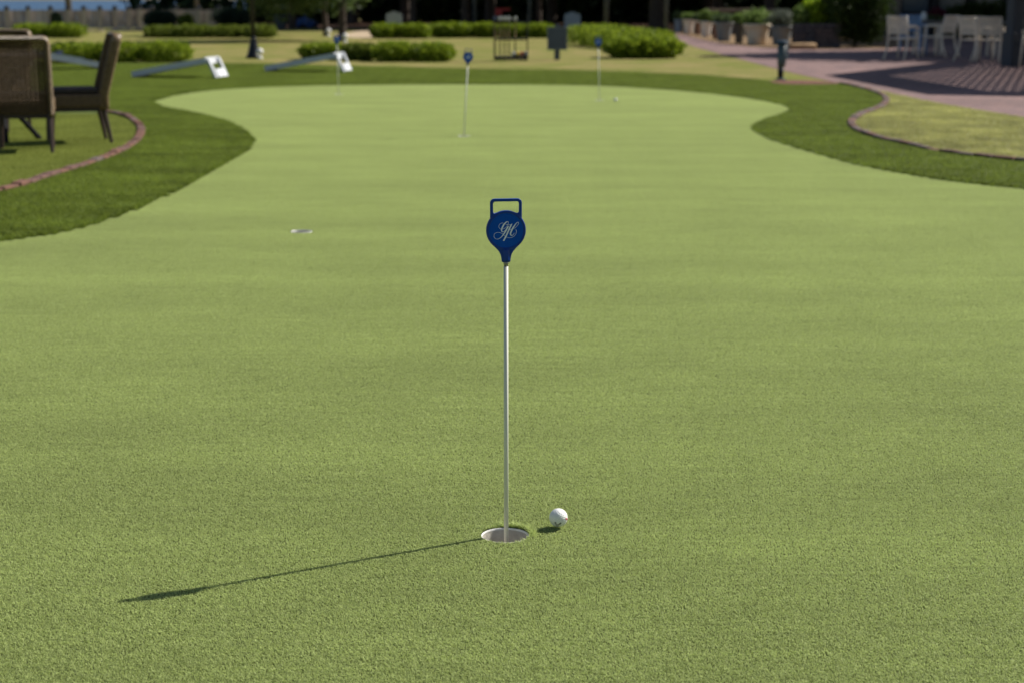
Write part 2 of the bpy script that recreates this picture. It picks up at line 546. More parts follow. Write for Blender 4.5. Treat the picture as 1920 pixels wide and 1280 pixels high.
BIG, SMALL = 0.24, 0.04
def turf(name, z, member, blade, dens, m, ylim, label, extra=None, cups=(), points=None, turns=4):
    points = points or patch_points
    """blades of turf over an area: a patch of blades repeated on a grid, finer patches along the edges"""
    lib = []
    for s_, k in ((BIG, 3), (SMALL, 3)):
        for i in range(k):
            V, t = blade(points(s_, int(dens * s_ * s_)))
            me = quads_mesh(name + '_patch', V, m, t)
            lib.append(bpy.data.objects.new(name + '_patch', me))
    pts, idx, rot = [], [], []
    ys = np.arange(ylim[0], ylim[1], BIG)
    special, subs = [], []
    for y in ys:
        half = (y + 0.5) * 0.335 + 0.8
        xs = np.arange(-math.ceil(half / BIG) * BIG, half, BIG) + BIG / 2
        yc = np.full(xs.shape, y + BIG / 2)
        full = np.ones(xs.shape, bool); anyi = np.zeros(xs.shape, bool)
        for dx in (-.5, -.33, -.17, 0, .17, .33, .5):
            for dy in (-.5, -.33, -.17, 0, .17, .33, .5):
                q = member(xs + dx * BIG, yc + dy * BIG)
                full &= q; anyi |= q
        near = np.zeros(xs.shape, bool)
        for c in cups:
            near |= (np.abs(xs - c[0]) < BIG / 2 + 0.06) & (np.abs(yc - c[1]) < BIG / 2 + 0.06)
        for x, yy, fl, an, nr in zip(xs, yc, full, anyi, near):
            if nr:
                special.append((x, yy))
            elif fl:
                pts.append((x, yy, z)); idx.append(random.randrange(3)); rot.append(random.randrange(turns) * math.pi / (turns / 2))
            elif an:
                for i in range(6):
                    for j in range(6):
                        subs.append((x + (i - 2.5) * SMALL, yy + (j - 2.5) * SMALL))
    if subs:
        sa = np.array(subs)
        for (sx, sy), k_ in zip(subs, member(sa[:, 0] + rng.uniform(-.007, .007, len(sa)), sa[:, 1] + rng.uniform(-.007, .007, len(sa)))):
            if k_:
                pts.append((sx, sy, z)); idx.append(3 + random.randrange(3)); rot.append(random.randrange(turns) * math.pi / (turns / 2))
    me = bpy.data.meshes.new(name)
    me.from_pydata(pts, [], [])
    a = me.attributes.new('pick', 'INT', 'POINT'); a.data.foreach_set('value', idx)
    a = me.attributes.new('turn', 'FLOAT_VECTOR', 'POINT'); a.data.foreach_set('vector', np.array([(0, 0, r_) for r_ in rot], np.float32).ravel())
    me.materials.append(m)
    o = obj(name, me, None, kind='stuff', label=label, cat='turf')
    spo = None
    if special:
        Vs, ts = [], []
        for (x, yy) in special:
            P = points(BIG, int(dens * BIG * BIG)) + np.array([x, yy, z])
            for c in cups:
                P = P[np.hypot(P[:, 0] - c[0], P[:, 1] - c[1]) > (0.0556 if c is cups[0] else 0.062)]
            V, t = blade(P)
            Vs.append(V); ts.append(t)
        if extra is not None:
            V, t = extra()
            Vs.append(V); ts.append(t)
        spo = bpy.data.objects.new(name + '_patch', quads_mesh(name + '_patch', np.concatenate(Vs), m, np.concatenate(ts)))
    ng = bpy.data.node_groups.new(name, 'GeometryNodeTree')
    ng.interface.new_socket('Geometry', in_out='INPUT', socket_type='NodeSocketGeometry')
    ng.interface.new_socket('Geometry', in_out='OUTPUT', socket_type='NodeSocketGeometry')
    n, l = ng.nodes, ng.links
    gi, go = n.new('NodeGroupInput'), n.new('NodeGroupOutput')
    jn = n.new('GeometryNodeJoinGeometry')
    for q in reversed(lib):
        oi = n.new('GeometryNodeObjectInfo'); oi.inputs['Object'].default_value = q
        g2i = n.new('GeometryNodeGeometryToInstance')
        l.new(oi.outputs['Geometry'], g2i.inputs[0]); l.new(g2i.outputs[0], jn.inputs[0])
    ip = n.new('GeometryNodeInstanceOnPoints')
    l.new(gi.outputs[0], ip.inputs['Points']); l.new(jn.outputs[0], ip.inputs['Instance'])
    ip.inputs['Pick Instance'].default_value = True
    na = n.new('GeometryNodeInputNamedAttribute'); na.data_type = 'INT'; na.inputs['Name'].default_value = 'pick'
    l.new(na.outputs['Attribute'], ip.inputs['Instance Index'])
    nb = n.new('GeometryNodeInputNamedAttribute'); nb.data_type = 'FLOAT_VECTOR'; nb.inputs['Name'].default_value = 'turn'
    l.new(nb.outputs['Attribute'], ip.inputs['Rotation'])
    if spo:
        j2 = n.new('GeometryNodeJoinGeometry')
        oi = n.new('GeometryNodeObjectInfo'); oi.inputs['Object'].default_value = spo
        l.new(oi.outputs['Geometry'], j2.inputs[0]); l.new(ip.outputs[0], j2.inputs[0])
        l.new(j2.outputs[0], go.inputs[0])
    else:
        l.new(ip.outputs[0], go.inputs[0])
    mod = o.modifiers.new('turf', 'NODES')
    mod.node_group = ng
    return o

green_leaf = leaf_mat('green_fibre', (0.420, 0.492, 0.158), (0.585, 0.678, 0.278), transl=0.45, rough=0.5, spec=0.25,
                      world_noise=[((0.25, 2.2, 1), 0.06), ((1.2, 1.6, 1), 0.05), ((3, 60, 1), 0.10)])
fringe_leaf = leaf_mat('fringe_fibre', (0.080, 0.122, 0.016), (0.245, 0.310, 0.048), transl=0.48, rough=0.5, spec=0.12,
                       world_noise=[((0.9, 2.2, 1), 0.22), ((6, 6, 1), 0.15)])
island_leaf = leaf_mat('island_fibre', (0.160, 0.195, 0.034), (0.310, 0.350, 0.080), transl=0.35, rough=0.5,
                       world_noise=[((1.2, 2.2, 1), 0.18)])
in_green = lambda X, Y: inside(GREEN, X, Y)
in_fringe = lambda X, Y: inside(FRINGE, X, Y) & ~inside(GREEN, X, Y) & ~inside(ARC, X, Y) & ~inside(LAMPBED, X, Y)
in_arc = lambda X, Y: inside(ARC, X, Y)

def rim_tufts():
    """ragged longer fibres round the back of the near cup"""
    c = CUPS[0]
    n = 500
    a = rng.normal(R(48), R(38), n)
    r_ = 0.0575 + np.abs(rng.normal(0, 0.008, n))
    P = np.stack([c[0] + r_ * np.cos(a), c[1] + r_ * np.sin(a), np.full(n, GZ)], 1)
    return strip_blades(P, 0.012, 0.0018, 0.9, 0.3)
turf('turf_fibres', GZ, in_green, lambda P: strip_blades(P, 0.0036, 0.0012, 0.85, 0.4), 250000, green_leaf, (1.4, 26.0),
     'short pale green turf fibres covering the putting green', extra=rim_tufts, cups=CUPS, points=row_points, turns=2)
turf('fringe_grass', 0.004, in_fringe, lambda P: strip_blades(P, 0.030, 0.0045, 0.7, 0.35), 27000, fringe_leaf, (6.0, 31.5),
     'longer dark green turf in a band around the putting green')
lawn_leaf = leaf_mat('lawn_blade', (0.210, 0.250, 0.050), (0.550, 0.510, 0.200), transl=0.35, rough=0.5, spec=0.2,
                     world_noise=[((1.8, 1.8, 1), 0.28), ((7, 7, 1), 0.25), ((0.5, 0.5, 1), 0.15)])
in_lawn = lambda X, Y: (X > 2.4) & (Y < 23.4) & ~inside(FRINGE, X, Y) & ~inside(PATH, X, Y)
turf('lawn_grass_blades', 0.0, in_lawn, lambda P: strip_blades(P, 0.030, 0.0052, 0.9, 0.4), 21000, lawn_leaf, (9.0, 23.6),
     'sunny yellow green lawn grass between the brick edging and the brick path')
turf('island_grass', 0.009, in_arc, lambda P: strip_blades(P, 0.018, 0.0040, 0.7, 0.3), 35000, island_leaf, (9.0, 17.5),
     'mid green turf under the wicker chairs inside the brick edging')

# ================================================================== BRICK EDGING
brick_ms = [mat('brick_red', (0.170, 0.082, 0.056), 0.9, col2=(0.105, 0.054, 0.040), scale=14, bump=0.6, bscale=60),
            mat('brick_brown', (0.145, 0.078, 0.06), 0.9, col2=(0.09, 0.052, 0.044), scale=14, bump=0.6, bscale=60),
            mat('brick_grey', (0.14, 0.10, 0.088), 0.9, col2=(0.085, 0.065, 0.06), scale=14, bump=0.6, bscale=60)]
brick_mes = []
for m in brick_ms:
    me = MB().box((0, 0, 0), (0.196, 0.072, 0.09)).mesh('brick', m)
    brick_mes.append(bevel(me, 0.007, 1))
def edging(path, label, step, zoff, weights, skip=None):
    c = path[0]
    root = thing('brick_edging', label, 'brick edging', (c[0], c[1], 0), group='brick edgings around the putting green')
    acc = 0.0
    nxt = 0.0
    for a, b in zip(path, path[1:]):
        L = (b - a).length
        while nxt <= acc + L:
            t = (nxt - acc) / L
            p = a.lerp(b, t)
            if not (skip and skip(p)):
                ang = math.atan2(b.y - a.y, b.x - a.x) + random.gauss(0, 0.03)
                obj('brick', random.choices(brick_mes, weights)[0], None, root, (p.x - c[0], p.y - c[1], zoff + random.gauss(0, 0.004)),
                    (random.gauss(0, 0.02), random.gauss(0, 0.015), ang))
            nxt += step
        acc += L
    return root
edging(ARC + [ARC[0]], 'curved red brick edging round the turf island under the wicker chairs', 0.206, -0.003, (5, 3, 2), skip=lambda p: p.x < -6.5)
edging(BORDER, 'winding weathered brick edging between the dark fringe turf and the sunny lawn', 0.206, 0.0, (1, 3, 5), skip=lambda p: p.x > 9.5)

# ================================================================== PUTTING PINS, CUPS, BALLS
blue_m = mat('pin_blue', (0.002, 0.050, 0.30), 0.35, var=0.15, scale=40, spec=0.35)
face_m = mat('pin_face_blue', (0.001, 0.085, 0.46), 0.6, var=0.1, scale=60, spec=0.15)
print_m = mat('silver_print', (0.86, 0.90, 0.95), 0.5, var=0.06, scale=90)
rod_m = mat('white_rod', (0.74, 0.73, 0.64), 0.6, var=0.08, scale=30, spec=0.15, stretch=(1, 1, 0.1))
ferrule_m = mat('ferrule_metal', (0.35, 0.35, 0.34), 0.35, metal=0.8, var=0.2, scale=60)
U = 1 / 836.0                                     # metres per photograph pixel at the near pin

def curve_mesh(name, loops, extrude, bev, m):
    cu = bpy.data.curves.new(name, 'CURVE')
    cu.dimensions = '2D'
    cu.fill_mode = 'BOTH'
    cu.extrude = extrude
    cu.bevel_depth = bev
    cu.bevel_resolution = 2
    cu.offset = -bev
    for lp in loops:
        sp = cu.splines.new('POLY')
        sp.points.add(len(lp) - 1)
        for q, p in zip(sp.points, lp):
            q.co = (p[0], p[1], 0, 1)
        sp.use_cyclic_u = True
    o = bpy.data.objects.new(name, cu)
    me = bpy.data.meshes.new_from_object(o)
    me.materials.clear()
    me.materials.append(m)
    bpy.data.objects.remove(o)
    return me
def corner(cx, cy, r, a0, a1, n=7):
    return [(cx + r * math.cos(R(a0 + (a1 - a0) * k / n)), cy + r * math.sin(R(a0 + (a1 - a0) * k / n))) for k in range(n + 1)]
RR = 36.6
a_h = math.degrees(math.asin(22.3 / RR))
outer = [(29.2, 24)] + corner(21.2, 50.2, 8, 0, 90) + corner(-21.2, 50.2, 8, 90, 180) + [(-29.2, 24)]
outer += corner(0, 0, RR, 180 - a_h, 232, 26) + [(-18, -33.5), (-13.5, -38.5), (-10.5, -44), (-9, -49), (-8.2, -54)] + corner(-5.7, -56.5, 2.5, 180, 270, 3)
outer += corner(5.7, -56.5, 2.5, 270, 360, 3) + [(8.2, -54), (9, -49), (10.5, -44), (13.5, -38.5), (18, -33.5)] + corner(0, 0, RR, 308, 360 + a_h, 26)
hole = corner(19.7, 48.7, 4.2, 0, 90, 5) + corner(-19.7, 48.7, 4.2, 90, 180, 5) + [(-23.9, 37)] + corner(-20.4, 34.8, 3.4, 180, 262, 5)
hole += corner(0, 0, RR, 117, 63, 10) + corner(20.4, 34.8, 3.4, 278, 360, 5) + [(23.9, 37)]
sc_ = lambda lp, k=U: [(x * k, y * k) for x, y in lp]
head_me = curve_mesh('head', [sc_(outer), sc_(hole)], 0.0028, 0.0014, blue_m)
rim_me = curve_mesh('rim', [sc_(corner(0, 0, 35.8, 0, 354, 59)), sc_(corner(0, 0, 31.8, 0, 354, 59))[::-1]], 0.0048, 0.0008, blue_m)
socket_mb = MB().lathe([(7.0 * U, -57 * U), (7.4 * U, -54 * U), (7.4 * U, -37 * U), (6.6 * U, -34 * U)], 20)
G1 = [(460, 432, 11), (400, 425, 11), (340, 452, 11), (303, 505, 11), (300, 560, 11), (325, 605, 11), (375, 628, 11), (440, 625, 11), (500, 600, 11), (550, 555, 11),
      (590, 500, 11), (618, 440, 12), (615, 393, 14), (585, 383, 22), (540, 402, 34), (480, 465, 42), (430, 545, 50), (397, 625, 50), (392, 680, 42), (412, 714, 28),
      (445, 721, 16), (490, 692, 12), (530, 645, 11)]
G2 = [(625, 528, 22), (612, 545, 42), (575, 612, 48), (530, 690, 48), (480, 770, 44), (430, 842, 30), (370, 905, 20), (300, 950, 14), (230, 963, 12), (165, 930, 11),
      (135, 870, 11), (145, 800, 11), (190, 755, 11), (260, 735, 11), (340, 746, 11), (400, 776, 11), (445, 812, 11), (490, 853, 11), (540, 892, 11), (600, 918, 11),
      (670, 925, 11), (750, 910, 11), (820, 865, 11), (870, 800, 12), (893, 720, 12), (885, 672, 11), (855, 640, 9)]
H1 = [(750, 455, 10), (712, 505, 46), (640, 650, 50), (540, 870, 50), (455, 1025, 46)]
H0 = [(515, 462, 9), (600, 486, 11), (680, 486, 11), (745, 462, 10)]
H2 = [(800, 628, 9), (870, 572, 11), (940, 500, 12), (968, 440, 13), (945, 409, 15), (900, 428, 20), (840, 500, 34), (770, 605, 50), (720, 705, 52), (692, 780, 50),
      (702, 832, 38), (740, 852, 22), (785, 822, 14), (825, 765, 12)]
H3 = [(625, 672, 9), (680, 650, 12), (760, 655, 10)]
def stroke(mb, pts, z):
    k = U / 18.285
    P = smooth2([Vector((x, y, w_)) for x, y, w_ in pts], 6)
    vs, fs = [], []
    for i, p in enumerate(P):
        t = (P[min(i + 1, len(P) - 1)] - P[max(i - 1, 0)]).to_2d()
        t.normalize()
        nrm = Vector((-t.y, t.x))
        hw = max(p.z, 9) * 0.5
        c = Vector((p.x - 548, 677 - p.y))
        nn = Vector((nrm.x, -nrm.y))
        vs += [(*((c + nn * hw) * k), z), (*((c - nn * hw) * k), z)]
    fs = [(2 * i, 2 * i + 1, 2 * i + 3, 2 * i + 2) for i in range(len(P) - 1)]
    mb.add(vs, fs)

PIN_H = 0.0
def make_pin(loc, label, tilt=(0, 0), full=True):
    """root at the cup's rim height; the rod runs down into the cup"""
    root = thing('putting_pin', label, 'golf pin', loc, 0, 'blue lollipop pins on the putting green')
    root.rotation_euler = (tilt[0], tilt[1], 0)
    zc = HEAD_Z
    up = Matrix.Rotation(math.pi / 2, 4, 'X')
    zb = zc - 58 * U
    obj('rod', MB().tube([(0, 0, -0.11), (0, 0, zb - 9 * U)], 0.0051, 16), rod_m, root, smooth=True)
    obj('ferrule', MB().lathe([(0.0046, zb - 9 * U), (0.0046, zb - 5 * U), (0.0056, zb - 4.5 * U), (0.0056, zb)], 16), ferrule_m, root, smooth=True)
    hd = obj('head', head_me, None, root, (0, 0, zc), (math.pi / 2, 0, 0))
    obj('rim', rim_me, None, hd)
    s_ = MB()
    s_.v, s_.f = [(x, z_, -y) if False else (x, y, z_) for x, y, z_ in socket_mb.v], list(socket_mb.f)
    s_.v = [(x, z_, y) for x, y, z_ in s_.v]
    obj('socket', s_, blue_m, hd, smooth=True)
    for sgn in (1, -1):
        f_ = MB().prism(corner(0, 0, 31.7 * U, 0, 354, 59), -0.0003, 0.0003)
        o = obj('face_plate', f_, face_m, hd, (0, 0, sgn * 0.0045))
        if sgn < 0:
            o.rotation_euler = (0, math.pi, 0)
    mb = MB()
    for i, st in enumerate((G1, G2, H0, H1, H2, H3)):
        stroke(mb, st, 0.00490 + i * 0.00003)
    obj('monogram', mb, print_m, hd)
    return root
c0 = CUPS[0]
HEAD_Z = at(950, 432, c0[1]).z - 0.012
pin = make_pin((c0[0] + 0.0025, c0[1], 0.012), 'nearest blue GH putting pin in sharp focus beside the golf ball')
pin.rotation_euler.z = R(8)
tilts = [None, None, R(3.3), R(-0.8), R(-1.8)]
labs = {2: 'leaning blue putting pin, blurred in the middle of the green',
        3: 'far blue putting pin blurred in front of a white cornhole board and the low hedge',
        4: 'far blue putting pin blurred beside the distant golf ball, right of the square sign'}
for i in (2, 3, 4):
    dup(pin, (CUPS[i][0], CUPS[i][1], 0.012), 0, labs[i], rot=(0, tilts[i], 0))

cup_m = mat('cup_liner', (0.56, 0.53, 0.47), 0.7, col2=(0.40, 0.37, 0.32), scale=22, bump=0.3, bscale=80)
cupl = ['white lined golf hole around the nearest pin', 'empty white golf hole on the left of the green without a pin',
        'golf hole holding the leaning pin in the middle of the green', 'far golf hole under the pin in front of the cornhole board',
        'far golf hole under the pin nearest the distant golf ball']
rimcup_me = MB().lathe([(0.0538, -0.012), (0.0550, 0.0005), (0.0550, 0.0034), (0.0535, 0.0042), (0.0526, 0.0034), (0.0525, -0.0004)], 48, cap=False).mesh('rim', mat('cup_rim', (0.78, 0.77, 0.73), 0.5, var=0.1, scale=40), True)
cupbase_me = MB().lathe([(0.0515, -0.1402), (0.001, -0.142)], 24, cap=False).mesh('base', mat('cup_base_shade', (0.02, 0.018, 0.014), 0.95, var=0.3))  # bottom coloured near black to deepen the shade inside the cup
cup_me = MB().lathe([(0.0524, -0.0005), (0.0520, -0.02), (0.0515, -0.14)], 48, cap=False).mesh('golf_cup', cup_m, True)
for i, (c, lb) in enumerate(zip(CUPS, cupl)):
    obj('golf_cup', cup_me, None, None, (c[0], c[1], GZ + (-0.0012 if i else -0.0044)), label=lb, cat='golf hole', group='golf holes cut in the putting green')
    o_ = list(COL.objects)[-1]
    obj('rim', rimcup_me, None, o_)
    obj('base', cupbase_me, None, o_)

# golf ball with real dimples
def ball_mesh(sub=6):
    b = bmesh.new()
    bmesh.ops.create_icosphere(b, subdivisions=sub, radius=1)
    V = np.array([v.co for v in b.verts])
    n = 270
    i = np.arange(n) + 0.5
    ph = np.arccos(1 - 2 * i / n)
    th = math.pi * (1 + 5 ** 0.5) * i
    D = np.stack([np.cos(th) * np.sin(ph), np.sin(th) * np.sin(ph), np.cos(ph)], 1)
    mx = (V @ D.T).max(1)
    ang = np.arccos(np.clip(mx, -1, 1))
    r0 = 0.104
    dep = np.where(ang < r0, (1 - (ang / r0) ** 2) * 0.05, 0)
    for v, d in zip(b.verts, dep):
        v.co = v.co * (1 - d) * 0.02135
    me = bpy.data.meshes.new('golf_ball')
    b.to_mesh(me)
    b.free()
    me.polygons.foreach_set('use_smooth', [True] * len(me.polygons))
    return me
ball_m = mat('ball_white', (0.80, 0.80, 0.78), 0.3, spec=0.5, var=0.04, scale=80)
BZ = 0.013 + 0.0213
bp = gp(1047, 969.5, BZ)
ball_me = ball_mesh(6)
ball = thing('golf_ball', 'white dimpled golf ball in sharp focus right of the nearest hole', 'golf ball', bp, 0, 'golf balls on the green')
obj('cover', ball_me, ball_m, ball)
vd = (cam.location - bp).normalized()
rx = Vector((0, 0, 1)).cross(vd).normalized()
uy = vd.cross(rx)
def on_ball(cx, cy):
    x, y = (cx - 690) / 440, (610 - cy) / 440
    zz = math.sqrt(max(0.0, 1 - x * x - y * y))
    return (rx * x + uy * y + vd * zz) * 0.0215
def mark(name, lines, m, w_):
    mb = MB()
    for ln in lines:
        mb.tube([on_ball(*p) for p in smooth2([Vector(q) for q in ln], 4)], w_, 5)
    obj(name, mb, m, ball)
mark('logo', [[(520, 825), (545, 880), (590, 930), (650, 945), (700, 930), (740, 895), (800, 860)], [(520, 825), (575, 850), (600, 870)],
              [(740, 935), (790, 905), (815, 895)], [(560, 985), (640, 1000), (720, 980)], [(760, 880), (800, 850), (820, 900)]], mat('black_print', (0.015, 0.015, 0.018), 0.5, var=.1), 0.00055)
mark('number', [[(1030, 640), (1060, 700)], [(1045, 690), (1085, 640), (1105, 680)], [(1060, 705), (1095, 700)]], mat('red_print', (0.55, 0.02, 0.06), 0.5, var=.1), 0.0007)
b2 = gp(1154, 187.5, BZ)
far_ball = thing('golf_ball', 'distant blurred white golf ball near the far edge of the green', 'golf ball', b2, 0, 'golf balls on the green')
obj('cover', ball_me, None, far_ball)
dry = mat('dry_leaf', (0.42, 0.36, 0.22), 0.8, var=0.3, scale=40)
for (a, b), lb in zip([(1101, 553), (1893, 283), (1868, 270)],
                      ['tiny pale flake of debris in the middle of the putting green', 'pale dry leaf on the lawn, nearer the brick edging', 'pale dry leaf on the lawn, farther from the brick edging']):
    p = gp(a, b, 0.018)
    s_ = 0.006 if a < 1200 else 0.03
    mb = MB()
    mb.add([(-s_, 0, 0), (-s_ * .3, -s_ * .5, s_ * .2), (s_, 0, s_ * .1), (-s_ * .2, s_ * .5, s_ * .25), (0, 0, s_ * .35)], [(0, 1, 4), (1, 2, 4), (2, 3, 4), (3, 0, 4)])
    obj('dry_leaf', mb, dry, None, p, (0, 0, random.uniform(0, 3)), label=lb, cat='leaf')

# ================================================================== WICKER CHAIRS AND TABLE
wick_m = mat('wicker', (0.140, 0.088, 0.044), 0.6, col2=(0.085, 0.054, 0.027), scale=30, spec=0.35)
wickl_m = mat('wicker_rim', (0.22, 0.15, 0.078), 0.45, col2=(0.12, 0.08, 0.042), scale=30, spec=0.4)
legw_m = mat('brown_wood', (0.050, 0.030, 0.024), 0.5, var=0.3, scale=15, stretch=(4, 4, 0.6), spec=0.4)
cush_m = mat('dark_cushion', (0.05, 0.04, 0.036), 0.9, var=0.25, scale=60, bump=0.3, bscale=200)

def wicker_chair(label, loc, rz):
    """faces +Y; back at y=0"""
    root = thing('wicker_chair', label, 'chair', loc, rz, 'wicker dining chairs on the turf island')
    W, zb, zt, lean = 0.45, 0.300, 0.888, 0.15
    by = lambda z: -lean * max(0, (z - 0.40)) / 0.55 - 0.0
    weave = MB()
    rows = 50
    ns = 12
    for i in range(rows):
        z = zb + 0.012 + (zt - zb - 0.03) * i / (rows - 1)
        for side in (0,):
            pts = []
            for k in range(ns * 2 + 1):
                x = -W / 2 + 0.018 + (W - 0.036) * k / (ns * 2)
                yy = by(z) - 0.006 + 0.004 * math.cos(math.pi * k / 1 + i * math.pi)
                pts.append((x, yy, z))
            weave.tube(pts, 0.0052, 4, cap=False)
    for k in range(ns + 1):
        x = -W / 2 + 0.02 + (W - 0.04) * k / ns
        weave.tube([(x, by(zb) - 0.006, zb), (x, by(0.4) - 0.006, 0.4), (x, by(zt) - 0.006, zt - 0.01)], 0.0030, 4)
    bk = obj('backrest', weave, wick_m, root)
    bk['kind'] = 'stuff'
    fr = MB()
    xs = W / 2 - 0.012
    fr.tube([(-xs, by(zb) - .005, zb - .02), (-xs, by(.4) - .005, .40), (-xs, by(.7) - .005, .70), (-xs, by(zt - .03) - .005, zt - .03), (-xs + .012, by(zt) - .005, zt - .006), (-xs + .035, by(zt) - .005, zt),
             (xs - .035, by(zt) - .005, zt), (xs - .012, by(zt) - .005, zt - .006), (xs, by(zt - .03) - .005, zt - .03), (xs, by(.7) - .005, .70), (xs, by(.4) - .005, .40), (xs, by(zb) - .005, zb - .02)], 0.019, 12, flat=2.2)
    fo = obj('back_frame', fr, wickl_m, root, smooth=True)
    wr = MB()                                     # strands wound round the frame
    pathp = [Vector((-xs, by(zb + (zt - .05 - zb) * t / 60) - .005, zb + (zt - .05 - zb) * t / 60)) for t in range(61)]
    pathp += [Vector((-xs + 2 * xs * t / 40, by(zt) - .005, zt)) for t in range(3, 38)]
    pathp += [Vector((xs, by(zb + (zt - .05 - zb) * t / 60) - .005, zb + (zt - .05 - zb) * t / 60)) for t in range(60, -1, -1)]
    for i, p in enumerate(pathp):
        horiz = 60 < i < 96
        ring = []
        for k in range(9):
            q = 2 * math.pi * k / 8
            if horiz:
                ring.append(p + Vector((0.004 * math.sin(q / 2), 0.0440 * math.cos(q), 0.0205 * math.sin(q))))
            else:
                ring.append(p + Vector((0.0205 * math.cos(q), 0.0440 * math.sin(q), 0.004 * math.sin(q / 2))))
        wr.tube(ring, 0.0035, 4, cap=False)
    wo = obj('winding', wr, wickl_m, fo)
    wo['kind'] = 'stuff'
    obj('seat', MB().box((0, 0.225, 0.355), (0.47, 0.44, 0.11)), wick_m, root, bev=0.015)
    obj('cushion', MB().box((0, 0.235, 0.435), (0.44, 0.41, 0.045)), cush_m, root, bev=0.018)
    obj('apron', MB().box((0, 0.225, 0.283), (0.43, 0.42, 0.035)), legw_m, root)
    for sx in (-1, 1):
        obj('leg', MB().tube([(sx * 0.195, 0.0, 0.30), (sx * 0.205, -0.055, 0.0)], [0.024, 0.015], 8), legw_m, root)
        obj('leg', MB().tube([(sx * 0.195, 0.41, 0.30), (sx * 0.2, 0.43, 0.0)], [0.024, 0.016], 8), legw_m, root)
    return root
chA = wicker_chair('brown wicker chair seen from behind at the left edge of the picture', gp(53, 287, 0.02), R(14))
chA.location.x -= 0.02
dup(chA, gp(192, 265, 0.02), R(110), 'brown wicker chair in profile leaning back, right of the chair seen from behind')
dup(chA, (-4.72, 15.55, 0.02), R(172), 'brown wicker chair with only its pale top showing above another chair')
dk_m = mat('dark_metal', (0.015, 0.015, 0.016), 0.8, var=0.3, scale=20, spec=0.1)
tb = thing('round_table', 'dark round table on crossed legs half hidden behind the wicker chair at the left edge', 'table', (-4.36, 14.25, 0.02), R(20))
obj('table_top', MB().lathe([(0.36, 0.69), (0.38, 0.70), (0.38, 0.72), (0.37, 0.725)], 32), mat('table_wood', (0.09, 0.06, 0.045), 0.5, var=0.3, scale=12), tb)
for a in (0, 90):
    m_ = Matrix.Rotation(R(a), 3, 'Z')
    for s_ in (-1, 1):
        obj('leg', MB().tube([m_ @ Vector((s_ * 0.30, 0, 0)), m_ @ Vector((-s_ * 0.26, 0.0, 0.69))], 0.022 + a * 0.00003, 8), dk_m, tb)

# ================================================================== CORNHOLE BOARDS
whitep_m = mat('white_board_paint', (0.60, 0.62, 0.66), 0.5, var=0.08, scale=6, spec=0.4)
def cornhole(label, loc, rz):
    """low front end at x=0, high end at x=1.2; board top slopes up along +X"""
    root = thing('cornhole_board', label, 'cornhole board', loc, rz, 'white cornhole boards on the turf')
    a = math.atan2(0.22, 1.2)
    m_ = Matrix.Rotation(-a, 3, 'Y')
    hole_c = (1.2 - 0.23, 0.0)
    outer_ = [(0, -0.305), (1.22, -0.305), (1.22, 0.305), (0, 0.305)]
    lp = [[Vector((x, y, 0)) for x, y in outer_], [Vector((hole_c[0] + 0.076 * math.cos(-q * math.pi / 12), 0.076 * math.sin(-q * math.pi / 12), 0)) for q in range(24)]]
    tr = mgeo.tessellate_polygon(lp)
    pts = [p for q in lp for p in q]
    top = MB()
    for z in (0.0, 0.013):
        top.add([m_ @ Vector((p.x, p.y, z + 0.088)) for p in pts], [t if z else tuple(t)[::-1] for t in tr])
    n = 4
    top.add([m_ @ Vector((p.x, p.y, 0.088)) for p in lp[0]] + [m_ @ Vector((p.x, p.y, 0.101)) for p in lp[0]], [(i, (i + 1) % n, n + (i + 1) % n, n + i) for i in range(n)])
    n = 24
    top.add([m_ @ Vector((p.x, p.y, 0.088)) for p in lp[1]] + [m_ @ Vector((p.x, p.y, 0.101)) for p in lp[1]], [(i, (i + 1) % n, n + (i + 1) % n, n + i) for i in range(n)])
    obj('board_top', top, whitep_m, root)
    for s_ in (-1, 1):
        obj('side_rail', MB().box(m_ @ Vector((0.61, s_ * 0.285, 0.051)), (1.216, 0.036, 0.072), m_), whitep_m, root)
        obj('leg', MB().box((1.262, s_ * 0.245, 0.155), (0.036, 0.07, 0.325), Matrix.Rotation(R(-24), 3, 'Y')), whitep_m, root)
    obj('end_rail', MB().box(m_ @ Vector((1.198, 0, 0.043)), (0.036, 0.53, 0.088), m_), whitep_m, root)
    obj('end_rail', MB().box(m_ @ Vector((0.022, 0, 0.043)), (0.036, 0.53, 0.086), m_), whitep_m, root)
    obj('leg_panel', MB().box((1.328, 0, 0.078), (0.016, 0.415, 0.13), Matrix.Rotation(R(-24), 3, 'Y')), whitep_m, root)
    return root
cb = cornhole('white cornhole board right of the wicker chairs, high end to the right', gp(262, 145, 0.02), R(-9))
dup(cb, gp(507, 134, 0.02), R(-8), 'white cornhole board in front of the middle hedge, behind a far putting pin')
dup(cb, gp(187, 129, 0.02), R(212), 'white cornhole board with a low tip showing between the two nearest wicker chairs')
dup(cb, gp(152, 119, 0.02), R(205), 'white cornhole board with bean bags on it, partly behind the wicker chair seen from behind')
bag_pos = [((109, 100), (0.015, 0.025, 0.07), 'navy bean bag lying on the cornhole board behind the wicker chair'),
           ((99, 104), (0.42, 0.20, 0.10), 'pale orange bean bag lying on the cornhole board behind the wicker chair')]
for (a, b), c, lb in bag_pos:
    p = at(a, b, gp(150, 121).y + 0.03)
    obj('bean_bag', MB().ball((0, 0, 0), 0.085, 12, (1.0, 1.0, 0.42)), mat('bag_' + lb[:4], c, 0.9, var=0.2, scale=30), None, p, (0, R(-10), 0.4), smooth=True, label=lb, cat='bean bag', group='bean bags')

